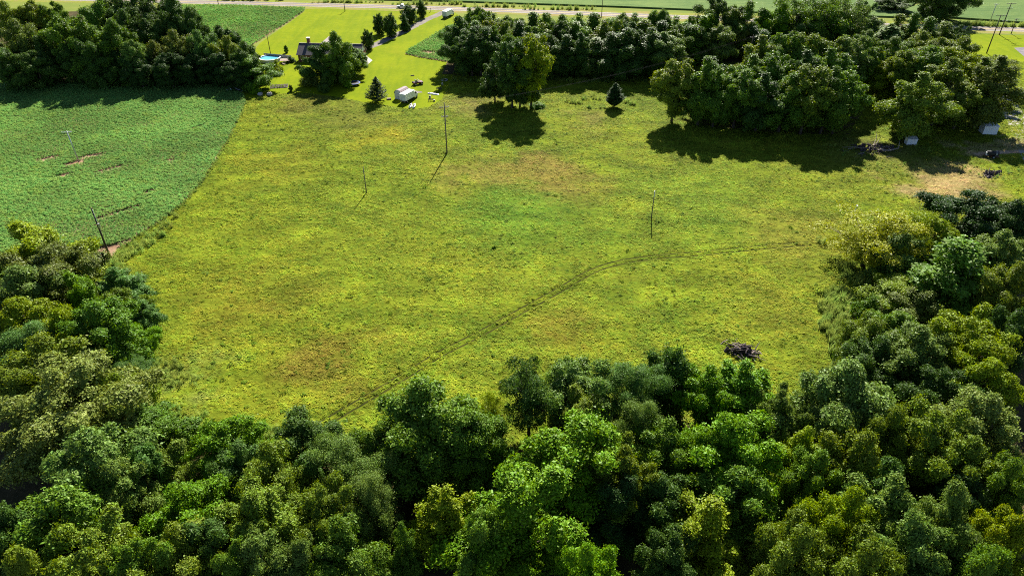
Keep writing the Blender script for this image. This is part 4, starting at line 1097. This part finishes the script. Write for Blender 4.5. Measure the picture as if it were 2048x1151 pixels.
def wire(a, b_, sag, label, rad=.010):
    a, b_ = np.array(a), np.array(b_); P = []
    for k in range(25):
        t = k/24; p = a*(1-t)+b_*t; p[2] -= sag*4*t*(1-t); P.append(tuple(p))
    o = MB().tube(P, rad, 4).build('power_line', M_wire); tag(o, label, 'wire', 'power lines over the meadow'); return o
pf, bf, Hf = pole(1490, 160, 70, 'pole half hidden in the trees where the power lines meet the woods', M_poledark, r=.17, arms=((.8, 2.6, .25),), group=PG)
for i, (t, nm) in enumerate(((-1.15, 'nearest'), (0.0, 'middle'), (1.15, 'farthest'))):
    wire((b3[0]+t*math.cos(.25), b3[1]+t*math.sin(.25)-.15, H3-1.0), (bf[0]+t*math.cos(.25), bf[1]+t*math.sin(.25)-.15, Hf-.5), 2.2, f'{nm} of three power lines from the tall grey pole to the woods')
wire((b3[0], b3[1], H3-3.7), (b2[0], b2[1], H2), 2.5, 'power line from the tall grey pole to the soybean field pole')
wire((b5[0], b5[1], H5), (b6[0], b6[1], H6), .8, 'thin wire from the capped pole to the white topped post', .007)
wire((b5[0], b5[1], H5), (b4[0], b4[1], H4), 2.0, 'thin wire from the capped pole to the short thin pole', .007)

# ------------------------------------------------------------------ house, pool and yard
hb = at(661, 125); hb[1] += 4.5
house = tag(empty('house', (hb[0], hb[1], 0), math.radians(-4)), 'dark roofed ranch house hidden behind the yard trees', 'house')
Lh, Wh, He, Hr = 24.5, 9.4, 3.0, 5.9
MB().box((0, 0, He/2), (Lh, Wh, He)).build('wall', M_brick, house)
ga = MB()
for sx in (-1, 1): ga.prism([(-Wh/2, He), (Wh/2, He), (0, Hr)], sx*(Lh/2-.2), sx*Lh/2, 'x')
ga.build('gable', M_offwhite, house)
sl = (Hr-He)/(Wh/2)
for sy, m_ in ((-1, M_shingle), (1, M_shingle)):
    y1 = sy*(Wh/2+.5); z1 = He-.5*sl
    MB().prism([(0, Hr+.14), (y1, z1+.14), (y1, z1), (0, Hr)] if sy > 0 else [(0, Hr), (y1, z1), (y1, z1+.14), (0, Hr+.14)], -Lh/2-.5, Lh/2+.5, 'x').build('roof', m_, house)
MB().box((0, 0, Hr+.12), (Lh+1.0, .35, .12)).build('roof_ridge', M_shingle2, house)
wing = MB().prism([(-3.6, 3.0), (-3.6, 3.15), (0, 5.75), (3.6, 3.15), (3.6, 3.0), (0, 5.6)], 3.0, 11.5).build('wing_roof', M_shingle2, house); wing.location = (-4.2, 0, 0)
wv = MB().prism([(-3.2, 0), (-3.2, 3.2), (0, 5.5), (3.2, 3.2), (3.2, 0)], 3.6, 11.2).build('wing_wall', M_brick, house); wv.location = (-4.2, 0, 0)
MB().box((-7.6, 7.6, 3.1), (.16, 8.0, .2)).build('fascia', M_redwood, house)
ch = MB().box((-9.2, 1.2, 4.6), (1.1, .9, 6.0)).build('chimney', M_brick, house)
MB().box((-9.2, 1.2, 7.75), (1.3, 1.1, .3)).build('chimney_cap', M_white, ch)
for k, x in enumerate((-10.5, -6.5, -2.5, 3.5, 7.5, 11.0)):
    f = MB().box((x, -Wh/2-.03, 1.75), (1.5, .1, 1.3)).build('window', M_white, house)
    for sx in (-1, 1): MB().box((x+sx*.36, -Wh/2-.09, 1.75), (.64, .04, 1.12)).build('pane', M_glass, f)
d_ = MB().box((.6, -Wh/2-.04, 1.05), (1.0, .1, 2.1)).build('door', M_white, house); MB().box((.95, -Wh/2-.12, 1.05), (.06, .08, .06)).build('handle', M_steel, d_)
for sx, y in ((-1, -2.0), (-1, 2.0), (1, 0)):
    f = MB().box((sx*(Lh/2+.03), y, 1.75), (.1, 1.3, 1.2)).build('window', M_white, house); MB().box((sx*(Lh/2+.09), y, 1.75), (.04, 1.1, 1.0)).build('pane', M_glass, f)
# pool
pb = at(541, 121.5)
def ringmesh(r0, r1, z0, z1, n=36):
    b = MB(); V, F = [], []
    for k in range(n):
        a = 2*math.pi*k/n; c, s_ = math.cos(a), math.sin(a)
        V += [(r0*c, r0*s_, z0), (r1*c, r1*s_, z0), (r1*c, r1*s_, z1), (r0*c, r0*s_, z1)]
    for k in range(n):
        i, j = 4*k, 4*((k+1) % n)
        F += [(i, j, j+1, i+1), (i+1, j+1, j+2, i+2), (i+2, j+2, j+3, i+3), (i+3, j+3, j, i)]
    return b.add(V, F)
def disc(r, z, n=36, th=.05):
    b = MB(); V = [(r*math.cos(2*math.pi*k/n), r*math.sin(2*math.pi*k/n), zz) for zz in (z-th, z) for k in range(n)]
    return b.add(V, [tuple(range(n-1, -1, -1)), tuple(range(n, 2*n))]+[(k, (k+1) % n, (k+1) % n+n, k+n) for k in range(n)])
pool = tag(empty('swimming_pool', (pb[0], pb[1], 0)), 'round above ground pool of bright blue water beside the woods', 'swimming pool')
ringmesh(3.85, 3.95, 0, 1.25).build('pool_wall', M_white, pool); ringmesh(3.75, 4.15, 1.25, 1.33).build('rim', M_white, pool); disc(3.85, 1.0).build('water', M_pool, pool)
fa, fb = at(529, 115.5), at(584, 120.5)
fence = tag(empty('fence', (fa[0], fa[1], 0)), 'grey board fence behind the pool', 'fence')
dv = fb-fa; Lf = np.linalg.norm(dv); an = math.atan2(dv[1], dv[0]); fence.rotation_euler = (0, 0, an)
nb = int(Lf/.3); pm = MB().box((0, 0, .95), (.285, .04, 1.7)).mesh('board', M_fence)
for k in range(nb):
    o = bpy.data.objects.new('board', pm); col.objects.link(o); o.parent = fence; o.location = ((k+.5)*.3, -.06+.01*(k % 2), .01*(k % 3))
for k in range(int(Lf/2.4)+1): MB().box((k*2.4+.05, .04, .95), (.12, .12, 1.9)).build('post', M_fence, fence)
for z in (.4, 1.5): MB().box((Lf/2, -.005, z), (Lf, .05, .1)).build('rail', M_fence, fence)
dk = at(571, 125)
deck = tag(empty('pool_deck', (dk[0], dk[1], 0), .1), 'small wooden deck beside the pool with steps', 'deck')
plm = MB().box((0, 0, 1.1), (.19, 3.6, .05)).mesh('plank', M_wood)
for k in range(18):
    o = bpy.data.objects.new('plank', plm); col.objects.link(o); o.parent = deck; o.location = (-1.8+k*.21, 0, .004*(k % 3))
for sx in (-1.7, 1.7):
    for sy in (-1.6, 1.6): MB().box((sx, sy, 1.0), (.12, .12, 2.0)).build('post', M_wood, deck)
for k in range(3): MB().box((0, -2.0-.3*k, .85-.3*k), (1.2, .3, .08)).build('step', M_wood, deck)
for sy in (-1.6, 1.6): MB().box((0, sy, 1.95), (3.4, .08, .08)).build('rail', M_white, deck)
for i, (px, py, m_, nm) in enumerate(((561, 120, M_offwhite, 'white'), (577, 119, M_blue, 'blue'), (568, 130, M_wood, 'brown'))):
    c = at(px, py); o = tag(empty('lounge_chair', (c[0], c[1], 0), .5*i), f'{nm} lounge chair beside the pool deck', 'chair', 'chairs by the pool')
    MB().box((0, 0, .35), (.65, 1.3, .07)).build('seat', m_, o); q = MB().box((0, 0, .35), (.65, .75, .06)).build('backrest', m_, o); q.location = (0, .85, .28); q.rotation_euler = (.9, 0, 0)
    for sx in (-.28, .28):
        for sy in (-.55, .55): MB().box((sx, sy, .16), (.05, .05, .32)).build('leg', M_white, o)
# garden bed
gb = at(558, 173)
bed = tag(empty('garden_bed', (gb[0], gb[1], 0), .2), 'dark planted garden bed on the lawn near the rocks', 'garden bed')
MB().box((0, 0, .08), (6.2, 4.4, .16), taper=.9).build('soil', plain('dark_mulch', (.045, .032, .03), .95, scale=4, bump=.8), bed)
gr_ = random.Random(8); plm2 = [dome_mesh(200+i, 40, .35, .5, .2, M_weed, .0) for i in range(3)]
for k in range(26):
    o = bpy.data.objects.new('plant', plm2[k % 3]); col.objects.link(o); o.parent = bed
    o.location = (-2.4+.96*(k % 6)+gr_.uniform(-.2, .2), -1.6+.8*(k//6)+gr_.uniform(-.2, .2), .14); o.scale = [gr_.uniform(.5, 1.3)]*3
def rock(px, py, r, seed, label):
    rr = np.random.default_rng(seed); c = at(px, py); V, F = [], []; n, m_ = 10, 6
    for i in range(m_+1):
        ph = math.pi*i/m_
        for k in range(n):
            th = 2*math.pi*k/n; s_ = r*(.8+.4*rr.random()); V.append((s_*math.sin(ph)*math.cos(th), s_*math.sin(ph)*math.sin(th), max(-.1, .5*r+.75*r*math.cos(ph)*(.85+.3*rr.random()))))
    for i in range(m_):
        for k in range(n): F.append((i*n+k, (i+1)*n+k, (i+1)*n+(k+1) % n, i*n+(k+1) % n))
    o = MB().add(V, F).build('boulder', M_rock, None, True); o.location = (c[0], c[1], 0); tag(o, label, 'rock', 'boulders at the lawn edge')
rock(540, 191, .95, 1, 'pale sunlit boulder at the edge of the lawn'); rock(521, 191, .9, 2, 'shaded boulder beside the pale sunlit one')
# trampoline
tb = at(709, 170)
tramp = tag(empty('trampoline', (tb[0], tb[1], 0)), 'round blue rimmed trampoline in the shade of the yard trees', 'trampoline')
disc(1.75, .82, th=.02).build('mat', M_matt, tramp); ringmesh(1.75, 2.15, .80, .88).build('pad', M_blue, tramp)
for k in range(6):
    a = k*math.pi/3; MB().tube([(2.05*math.cos(a), 2.05*math.sin(a), 0), (2.05*math.cos(a), 2.05*math.sin(a), .8)], .035, 6).build('leg', M_steel, tramp)
# playset, bench and table near the house
c = at(694, 151); ps = tag(empty('play_slide', (c[0], c[1], 0), .3), 'small red and blue play slide under the yard trees', 'slide')
MB().box((0, 0, .75), (.8, .8, .08)).build('platform', M_redwood, ps)
for sx in (-.36, .36):
    for sy in (-.36, .36): MB().box((sx, sy, .7), (.08, .08, 1.4)).build('post', M_redwood, ps)
MB().prism([(-.4, .72), (-2.3, .05), (-2.3, .12), (-.4, .82)], -.3, .3, 'x').build('chute', M_blue, ps)
c = at(645, 142); tbl = tag(empty('picnic_table', (c[0], c[1], 0), .2), 'pale picnic table in front of the house', 'table')
for k in range(4): MB().box((0, -.36+.24*k, .74), (1.9, .22, .05)).build('tabletop_plank', M_offwhite, tbl)
for sy in (-.75, .75): MB().box((0, sy, .44), (1.9, .26, .05)).build('bench_plank', M_offwhite, tbl)
for sx in (-.7, .7): MB().prism([(-.8, 0), (-.7, 0), (-.2, .72), (.2, .72), (.7, 0), (.8, 0), (.3, .72), (-.3, .72)], sx-.04, sx+.04, 'x').build('leg', M_offwhite, tbl)

# shed with a rounded barn roof
sb = at(797, 199); shed = tag(empty('garden_shed', (sb[0], sb[1], 0), math.radians(-28)), 'small pale shed with a plum barn roof beside the box truck', 'shed')
arch = [(-1.5, 0), (-1.5, 2.0), (-1.2, 2.7), (-.6, 3.1), (0, 3.2), (.6, 3.1), (1.2, 2.7), (1.5, 2.0), (1.5, 0)]
MB().prism(arch, 0, 4.4).build('wall', M_offwhite, shed)
rf = [(-1.62, 1.9), (-1.3, 2.75), (-.65, 3.2), (0, 3.32), (.65, 3.2), (1.3, 2.75), (1.62, 1.9), (1.56, 1.9), (1.24, 2.71), (.62, 3.14), (0, 3.25), (-.62, 3.14), (-1.24, 2.71), (-1.56, 1.9)]
MB().prism(rf, -.15, 4.55).build('roof', M_plum, shed)
for sx in (-.42, .42):
    q = MB().box((sx, -.03, 1.0), (.8, .06, 1.9)).build('door', M_offwhite, shed); MB().box((sx*.25, -.09, 1.0), (.05, .06, .16)).build('handle', M_black, q)

# ------------------------------------------------------------------ vehicles
def wheel(parent, x, y, r, w_, name='wheel'):
    q = MB().tube([(x-w_/2, y, r), (x+w_/2, y, r)], r, 16).build('wheel', M_black, parent)
    MB().tube([(x-w_/2-.01, y, r), (x+w_/2+.01, y, r)], r*.55, 12).build('rim', M_steel, q); return q
def box_truck(px, py, heading, label, L=5.6, dots=True):
    b = at(px, py); o = tag(empty('box_truck', (b[0], b[1], 0), heading), label, 'truck', 'white box trucks')
    W = 2.35
    bx = MB().box((0, L/2, 2.05), (W, L, 2.3)).build('cargo_box', M_white, o, bevel=.04)
    MB().box((0, -.03, 2.05), (W-.25, .06, 2.05)).build('rear_door', M_offwhite, bx)
    for k in range(5): MB().box((0, -.075, 1.25+.4*k), (W-.3, .02, .03)).build('door_seam', M_steel, bx)
    if dots:
        for k in (-1, 0, 1): MB().box((k*.55, -.09, 1.5), (.3, .02, .34)).build('door_panel', M_white, bx)
    MB().box((0, (L+1.6)/2-.2, .72), (.9, L+1.6, .25)).build('frame', M_black, o)
    MB().box((0, -.1, .62), (W-.2, .14, .16)).build('bumper', M_steel, o)
    y0 = L+.12
    cab = MB().prism([(y0, .55), (y0, 2.5), (y0+.75, 2.5), (y0+1.15, 1.75), (y0+1.9, 1.55), (y0+1.95, .55)], -1.0, 1.0, 'x').build('cab', M_white, o, bevel=.05)
    ws = MB().prism([(y0+.80, 2.42), (y0+1.17, 1.78), (y0+1.20, 1.80), (y0+.83, 2.44)], -.9, .9, 'x').build('windscreen', M_glass, cab)
    for sx in (-1, 1):
        MB().prism([(y0+.25, 1.65), (y0+.25, 2.35), (y0+.72, 2.35), (y0+1.05, 1.72)], sx*1.005, sx*1.03, 'x').build('side_window', M_glass, cab)
        MB().box((sx*.7, y0+1.96, 1.1), (.36, .05, .2)).build('headlight', M_head, cab)
        MB().box((sx*1.0, -.08, .95), (.14, .05, .22)).build('tail_light', M_tail, bx)
        MB().box((sx*1.22, y0+.95, 1.85), (.18, .06, .35)).build('mirror', M_black, cab)
        wheel(o, sx*.95, 1.1, .42, .5); wheel(o, sx*.95, y0+1.15, .42, .28)
    return o
box_truck(806, 207, math.radians(-27), 'white box truck parked beside the shed')
box_truck(889, 37, math.radians(-23), 'white box truck parked by the driveway entrance', 6.2, False)
# pickup
pk = at(805, 16); pick = tag(empty('pickup_truck', (pk[0], pk[1], 0.022), math.atan2(*(roadP[3]-roadP[2])[::-1])+math.pi/2), 'white pickup truck driving on the highway', 'truck')
lowb = MB().prism([(-2.7, .5), (-2.75, 1.05), (-.55, 1.1), (-.5, 1.12), (1.05, 1.12), (2.6, 1.02), (2.72, .8), (2.7, .45)], -.95, .95, 'x').build('body', M_white, pick, bevel=.05)
cabp = MB().prism([(-.75, 1.1), (-.6, 1.78), (.55, 1.80), (1.2, 1.1)], -.86, .86, 'x').build('cab', M_white, pick, bevel=.06)
for sx in (-1, 1):
    MB().prism([(-.55, 1.2), (-.45, 1.68), (.45, 1.70), (.9, 1.2)], sx*.865, sx*.885, 'x').build('side_window', M_glass, cabp)
    MB().box((sx*.72, 2.73, .82), (.36, .05, .18)).build('headlight', M_head, lowb); MB().box((sx*.82, -2.75, .9), (.16, .05, .3)).build('tail_light', M_tail, lowb)
    for y in (-1.7, 1.75): wheel(pick, sx*.84, y, .38, .26)
MB().prism([(.62, 1.78), (1.2, 1.17), (1.24, 1.19), (.66, 1.80)], -.78, .78, 'x').build('windscreen', M_glass, cabp)
MB().box((0, -1.72, 1.09), (1.5, 1.75, .08)).build('bed_liner', M_black, lowb)
MB().box((0, 2.8, .55), (1.8, .12, .2)).build('bumper', M_steel, pick)
# open maroon off-roader
jb = at(836, 169); jeep = tag(empty('off_road_car', (jb[0], jb[1], 0), math.radians(-62)), 'dark maroon open off road car on the lawn', 'car')
jbod = MB().prism([(-1.75, .5), (-1.8, 1.05), (.35, 1.08), (.4, 1.12), (1.7, 1.02), (1.75, .55)], -.78, .78, 'x').build('body', M_maroon, jeep, bevel=.05)
MB().box((0, -.6, 1.08), (1.3, 1.7, .06)).build('cockpit_floor', M_black, jbod)
for sx in (-.36, .36):
    st = MB().box((sx, -.35, 1.2), (.5, .5, .2)).build('seat', M_black, jeep); q = MB().box((sx, -.65, 1.5), (.5, .14, .6)).build('seat_back', M_black, st)
for sx in (-1, 1):
    for y in (-1.2, 1.25):
        wheel(jeep, sx*.86, y, .42, .3); MB().box((sx*.88, y, .92), (.4, .95, .08)).build('fender', M_maroon, jeep)
    MB().box((sx*.5, 1.77, .85), (.22, .05, .22)).build('headlight', M_head, jbod)
MB().tube([(-.7, .4, 1.1), (-.7, .25, 1.75), (.7, .25, 1.75), (.7, .4, 1.1)], .04, 6).build('windscreen_frame', M_white, jeep)
MB().tube([(-.7, -1.0, 1.05), (-.68, -1.0, 1.85), (.68, -1.0, 1.85), (.7, -1.0, 1.05)], .045, 6).build('roll_bar', M_steel, jeep)
MB().tube([(0, -1.85, 1.0), (0, -2.1, 1.0)], .4, 16).build('spare_wheel', M_black, jeep)
# two small white watercraft
for i, (px, nm) in enumerate(((819.5, 'nearer the box truck'), (826.5, 'farther from the box truck'))):
    c = at(px, 217); o = tag(empty('watercraft', (c[0], c[1], 0), math.radians(-8)), f'small white watercraft with dark seat, {nm}', 'watercraft', 'two white watercraft')
    hl = MB(); st_ = [(0, .35, .48), (.6, .5, .52), (1.5, .5, .6), (2.2, .32, .68), (2.7, .05, .72)]
    V, F = [], []
    for y, w2, zt in st_: V += [(-w2, y, zt), (-w2*.7, y, .15), (w2*.7, y, .15), (w2, y, zt), (w2*.5, y, zt+.18), (-w2*.5, y, zt+.18)]
    for a in range(4):
        for k in range(6): F.append((a*6+k, a*6+(k+1) % 6, a*6+6+(k+1) % 6, a*6+6+k))
    F += [tuple(range(6)), tuple(range(29, 23, -1))]
    hl.add(V, F).build('hull', M_white, o, bevel=.03)
    MB().box((0, .75, .83), (.34, 1.1, .25), taper=.8).build('seat', M_black, o, bevel=.04)
    MB().prism([(1.3, .74), (1.25, 1.12), (1.5, 1.08), (2.0, .86), (2.0, .8)], -.22, .22, 'x').build('cowl', M_white, o)
    MB().tube([(-.38, 1.25, 1.12), (0, 1.32, 1.06), (.38, 1.25, 1.12)], .035, 6).build('handlebar', M_black, o)
# odds and ends on the lawn
c = at(867, 188.5); cn = tag(empty('upturned_boat', (c[0], c[1], 0), math.radians(-24)), 'long white flat boat lying on the lawn', 'boat')
V, F = [], []
for x, w2, h in ((-2.2, .3, .22), (-1.6, .42, .34), (0, .46, .36), (1.6, .42, .34), (2.2, .25, .22)): V += [(x, -w2, 0.02), (x, -w2*.7, h), (x, w2*.7, h), (x, w2, .02)]
for a in range(4):
    for k in range(3): F.append((a*4+k, a*4+4+k, a*4+5+k, a*4+k+1))
F += [(0, 1, 2, 3), (19, 18, 17, 16)]
MB().add(V, F).build('hull', M_white, cn)
for x in (-1.5, 1.1): MB().box((x, -.1, .365), (.55, .25, .03)).build('vent', M_black, cn)
def bench(px, py, rz, label):
    c = at(px, py); o = tag(empty('garden_bench', (c[0], c[1], 0), rz), label, 'bench', 'dark garden benches')
    for k in range(3): MB().box((0, -.16+.16*k, .45), (1.9, .13, .04)).build('seat_slat', M_darkwood, o)
    for k in range(2): MB().box((0, .28, .62+.2*k), (1.9, .04, .13)).build('back_slat', M_darkwood, o)
    for sx in (-.85, 0, .85):
        MB().box((sx, -.16, .22), (.07, .07, .44)).build('leg', M_darkwood, o); MB().box((sx, .28, .42), (.07, .07, .84)).build('leg', M_darkwood, o)
bench(878, 180.5, .1, 'dark bench on the lawn above the white flat boat'); bench(862, 203, .2, 'dark bench on the lawn below the white flat boat')
def barrel(px, py, label, m_, r=.32, h=.85):
    c = at(px, py); o = tag(empty('barrel', (c[0], c[1], 0)), label, 'barrel', 'barrels on the lawn')
    MB().tube([(0, 0, 0), (0, 0, h*.3), (0, 0, h*.5), (0, 0, h*.7), (0, 0, h)], [r*.92, r*1.0, r*1.03, r, r*.92], 14).build('body', m_, o, True)
    for z in (.03, .33, .66, .97): ringmesh(r*.9, r*1.07, h*z-.02, h*z+.02, 18).build('hoop', M_steel, o)
barrel(860, 196, 'dark barrel beside the white flat boat', M_black); barrel(868.5, 203, 'small dark barrel at the end of the lower bench', M_black, .26, .6)
c = at(885, 171); chr_ = tag(empty('garden_chair', (c[0], c[1], 0), .4), 'grey garden chair near the meadow corner of the lawn', 'chair')
MB().box((0, 0, .42), (.6, .55, .05)).build('seat', M_steel, chr_); MB().box((0, .28, .75), (.6, .05, .6)).build('backrest', M_steel, chr_)
for sx in (-.27, .27):
    for sy in (-.25, .25): MB().box((sx, sy, .21), (.05, .05, .42)).build('leg', M_steel, chr_)
c = at(889, 161); fp = tag(empty('fire_pit', (c[0], c[1], 0)), 'round dark fire pit by the wood strip', 'fire pit')
ringmesh(.85, 1.2, 0, .35, 20).build('ring_wall', M_rock, fp); disc(.85, .12).build('ash', M_matt, fp)
for k in range(3): MB().tube([(-.5+.2*k, -.3, .18), (.4-.1*k, .4, .3)], .09, 7).build('log', M_darkwood, fp)
c = at(825, 152); lg = tag(empty('log', (c[0], c[1], 0), .1), 'short grey log on the lawn above the maroon car', 'log'); MB().tube([(-.7, 0, .16), (0, .03, .17), (.7, 0, .15)], [.17, .15, .14], 9).build('wood', M_deadwood, lg)
MB().tube([(.2, 0, .25), (.35, .1, .5)], [.06, .04], 6).build('stub', M_deadwood, lg)
c = at(861, 24); mb = tag(empty('mailbox', (c[0], c[1], 0)), 'dark mailbox post at the driveway entrance', 'mailbox')
MB().box((0, 0, .75), (.14, .14, 1.5)).build('post', M_mailbox, mb); MB().prism([(-.16, 1.4), (.16, 1.4), (.16, 1.62), (.08, 1.74), (-.08, 1.74), (-.16, 1.62)], -.35, .35).build('box', M_mailbox, mb)
c = at(778, 199); wp = tag(empty('firewood_pile', (c[0], c[1], 0), .3), 'small firewood pile between the pine and the shed', 'firewood')
for k in range(12): MB().tube([(-.6+.24*(k % 6), -.5, .14+.22*(k//6)), (-.6+.24*(k % 6), .5, .14+.22*(k//6))], .11, 7).build('log', M_deadwood, wp)

# ------------------------------------------------------------------ brush piles
def brush(px, py, L, W, H, n, label, seed, mats, rz=0.0, long=()):
    r = random.Random(seed); c = at(px, py); o = tag(empty('brush_pile', (c[0], c[1], 0), rz), label, 'brush pile')
    for k in range(n):
        x, y = r.gauss(0, L*.26), r.gauss(0, W*.26); q = max(0, 1-(x/L*1.7)**2-(y/W*1.7)**2); z = H*q*r.uniform(.2, 1)
        a = r.gauss(.0, .55)+(math.pi if r.random() < .5 else 0); l = r.uniform(.9, 2.4); dz = r.uniform(-.5, .4)
        p0 = Vector((x, y, max(.08, z))); d = Vector((math.cos(a), math.sin(a), dz)); p2 = p0+d*l; p2.z = max(.05, p2.z)
        pm_ = (p0+p2)/2+Vector((r.gauss(0, .15), r.gauss(0, .15), r.gauss(.1, .12)))
        rad = r.uniform(.05, .17)
        MB().tube([p0, pm_, p2], [rad, rad*.8, rad*.35], 6).build('branch', r.choice(mats), o)
    for pts, rad in long: MB().tube(pts, [rad*(1-.75*i/(len(pts)-1)) for i in range(len(pts))], 7).build('branch', M_deadwood, o)
    b = MB()
    for k in range(14):   # stump roots and matted earth inside the heap
        x, y = r.gauss(0, L*.17), r.gauss(0, W*.17); b.tube([(x-.4, y-.3, .0), (x, y, H*.55*r.random()+.2), (x+.5, y+.3, .0)], [.3, .38, .2], 7)
    b.build('matted_core', M_darkwood, o)
    return o
brush(1483, 704, 6.0, 3.4, 1.5, 70, 'heap of dead branches lying in the near meadow', 5, [M_darkwood, M_darkwood, M_deadwood], -.2,
      [([(.5, -.6, .5), (2.2, -1.3, .5), (4.0, -1.9, .25)], .13), ([(.8, -.4, .9), (2.2, -.8, .7), (3.2, -1.4, .2)], .12), ([(-.5, .5, 1.1), (.8, -.2, .8), (2.0, -.4, .4)], .14)])
brush(1742, 300, 14.0, 8.0, 1.5, 90, 'wide tangle of grey fallen limbs in the grove shade', 9, [M_darkwood, M_deadwood, M_darkwood], .2,
      [([(1, -1.0, .4), (4, -2.6, .6), (7, -2.2, .9), (9.2, .6, 1.9)], .30), ([(-1, 0, .6), (2, 1, 1.4), (5, 3.4, 2.6)], .18), ([(-2, .5, .6), (-5, 1.2, .8), (-8.5, 1.6, .9)], .16), ([(0, -1, .5), (3, -.5, .8), (6.5, -.1, .8)], .14), ([(2, 2, .5), (4, 4, 1.6), (5.5, 6.5, 3)], .13)])
brush(1985, 348, 7.0, 3.5, .8, 40, 'low dark tangle of branches near the airy woods', 12, [M_darkwood, M_darkwood, M_deadwood], .3)
brush(476, 181, 5.5, 3.5, .9, 40, 'pale scrap heap in shade at the woods corner', 14, [M_offwhite, M_fence, M_darkwood], .1)

# ------------------------------------------------------------------ things by the lane
def cabin(px, py, rz, L, W, H, label, roof):
    c = at(px, py); o = tag(empty('metal_shed', (c[0], c[1], 0), rz), label, 'shed')
    MB().box((0, 0, H/2+.12), (L, W, H)).build('wall', M_white, o, bevel=.02); MB().box((0, 0, .06), (L-.1, W-.1, .12)).build('skid', M_darkwood, o)
    MB().prism([(-W/2-.12, H+.05), (-W/2-.12, H+.15), (W/2+.12, H+.42), (W/2+.12, H+.32)], -L/2-.12, L/2+.12, 'x').build('roof', roof, o)
    d = MB().box((-L*.2, W/2+.02, 1.0), (.8, .06, 1.7)).build('door', M_offwhite, o); MB().box((-L*.2+.3, W/2+.07, 1.0), (.05, .06, .12)).build('handle', M_black, d)
    for k in range(1, int(L/.5)): MB().box((-L/2+k*.5, -W/2-.012, H/2+.12), (.04, .02, H-.1)).build('rib', M_white, o)
    return o
cabin(1974, 266, -.12, 4.0, 3.0, 2.6, 'white box shed under the large brownish tree', M_white)
cabin(1820, 288, .0, 2.9, 1.6, 1.7, 'small white tin hut under the broad olive tree', M_white)
c = at(1982, 315); sm = tag(empty('trailer_smoker', (c[0], c[1], 0), -.35), 'dark barrel smoker on a rusty trailer near the dirt track', 'smoker')
MB().tube([(-1.5, 0, 1.25), (-1.45, 0, 1.25), (1.45, 0, 1.25), (1.5, 0, 1.25)], [.3, .68, .68, .3], 18).build('tank', M_black, sm, True)
MB().box((0, 0, .55), (3.6, 1.4, .12)).build('frame', M_rust, sm)
MB().box((-1.3, -.2, 1.1), (.7, .6, .8)).build('firebox', M_offwhite, sm)
MB().tube([(-1.8, 0, .55), (-3.1, 0, .5)], .06, 6).build('drawbar', M_rust, sm)
MB().tube([(1.2, 0, 1.8), (1.2, 0, 2.6)], .09, 8).build('chimney', M_black, sm)
for sy in (-.85, .85):
    q = MB().tube([(.4, sy-.1, .4), (.4, sy+.1, .4)], .4, 16).build('wheel', M_black, sm); MB().tube([(.4, sy-.11, .4), (.4, sy+.11, .4)], .22, 12).build('rim', M_steel, sm).parent = q
for k in range(2): ringmesh(.72, .80, -.05, .05, 20).build('hoop', M_steel, sm).matrix_local = Matrix.Translation((1.0-.25*k, 0, 1.25)) @ Matrix.Rotation(math.pi/2, 4, 'Y')
# bare dead branch in the near woods
c = at(400, 1050, 9.0); db = tag(empty('dead_tree', (c[0], c[1], 0)), 'bare grey dead treetop beside the bright crown', 'tree')
MB().tube([(0, 0, -.2), (.1, 0, 5), (0, .1, 9.2)], [.25, .18, .1], 8).build('trunk', M_deadwood, db, True)
r_ = random.Random(2)
for k in range(16):
    a = r_.random()*6.283; z = 7.0+2.3*r_.random(); l = r_.uniform(1.2, 2.6)
    p0 = Vector((0, 0, z)); p1_ = p0+Vector((math.cos(a)*l*.5, math.sin(a)*l*.5, .4)); p2_ = p0+Vector((math.cos(a+.3)*l, math.sin(a+.3)*l, .5+r_.random()))
    MB().tube([p0, p1_, p2_], [.09, .06, .03], 5).build('branch', M_deadwood, db)
for (px, py, nm) in ((988, 497, 'near the meadow centre'),):
    c = at(px, py); tree(c, .8, .35, 'shrub', 'mid', f'tiny dark sapling standing {nm}')

# ------------------------------------------------------------------ air
HAZE = 0
if HAZE:
    hz = MB().box((0, 300, 39.5), (2400, 1600, 83)).build('haze', bpy.data.materials.new('haze'))
    m = hz.data.materials[0]; m.use_nodes = True; N, L = m.node_tree.nodes, m.node_tree.links
    N.remove(N['Principled BSDF']); v = N.new('ShaderNodeVolumePrincipled')
    v.inputs['Color'].default_value = (.35, .6, 1.0, 1); v.inputs['Density'].default_value = HAZE; v.inputs['Anisotropy'].default_value = .3
    L.new(v.outputs[0], N['Material Output'].inputs['Volume']); hz['kind'] = 'stuff'; hz['label'] = 'thin bluish air over the fields and woods'
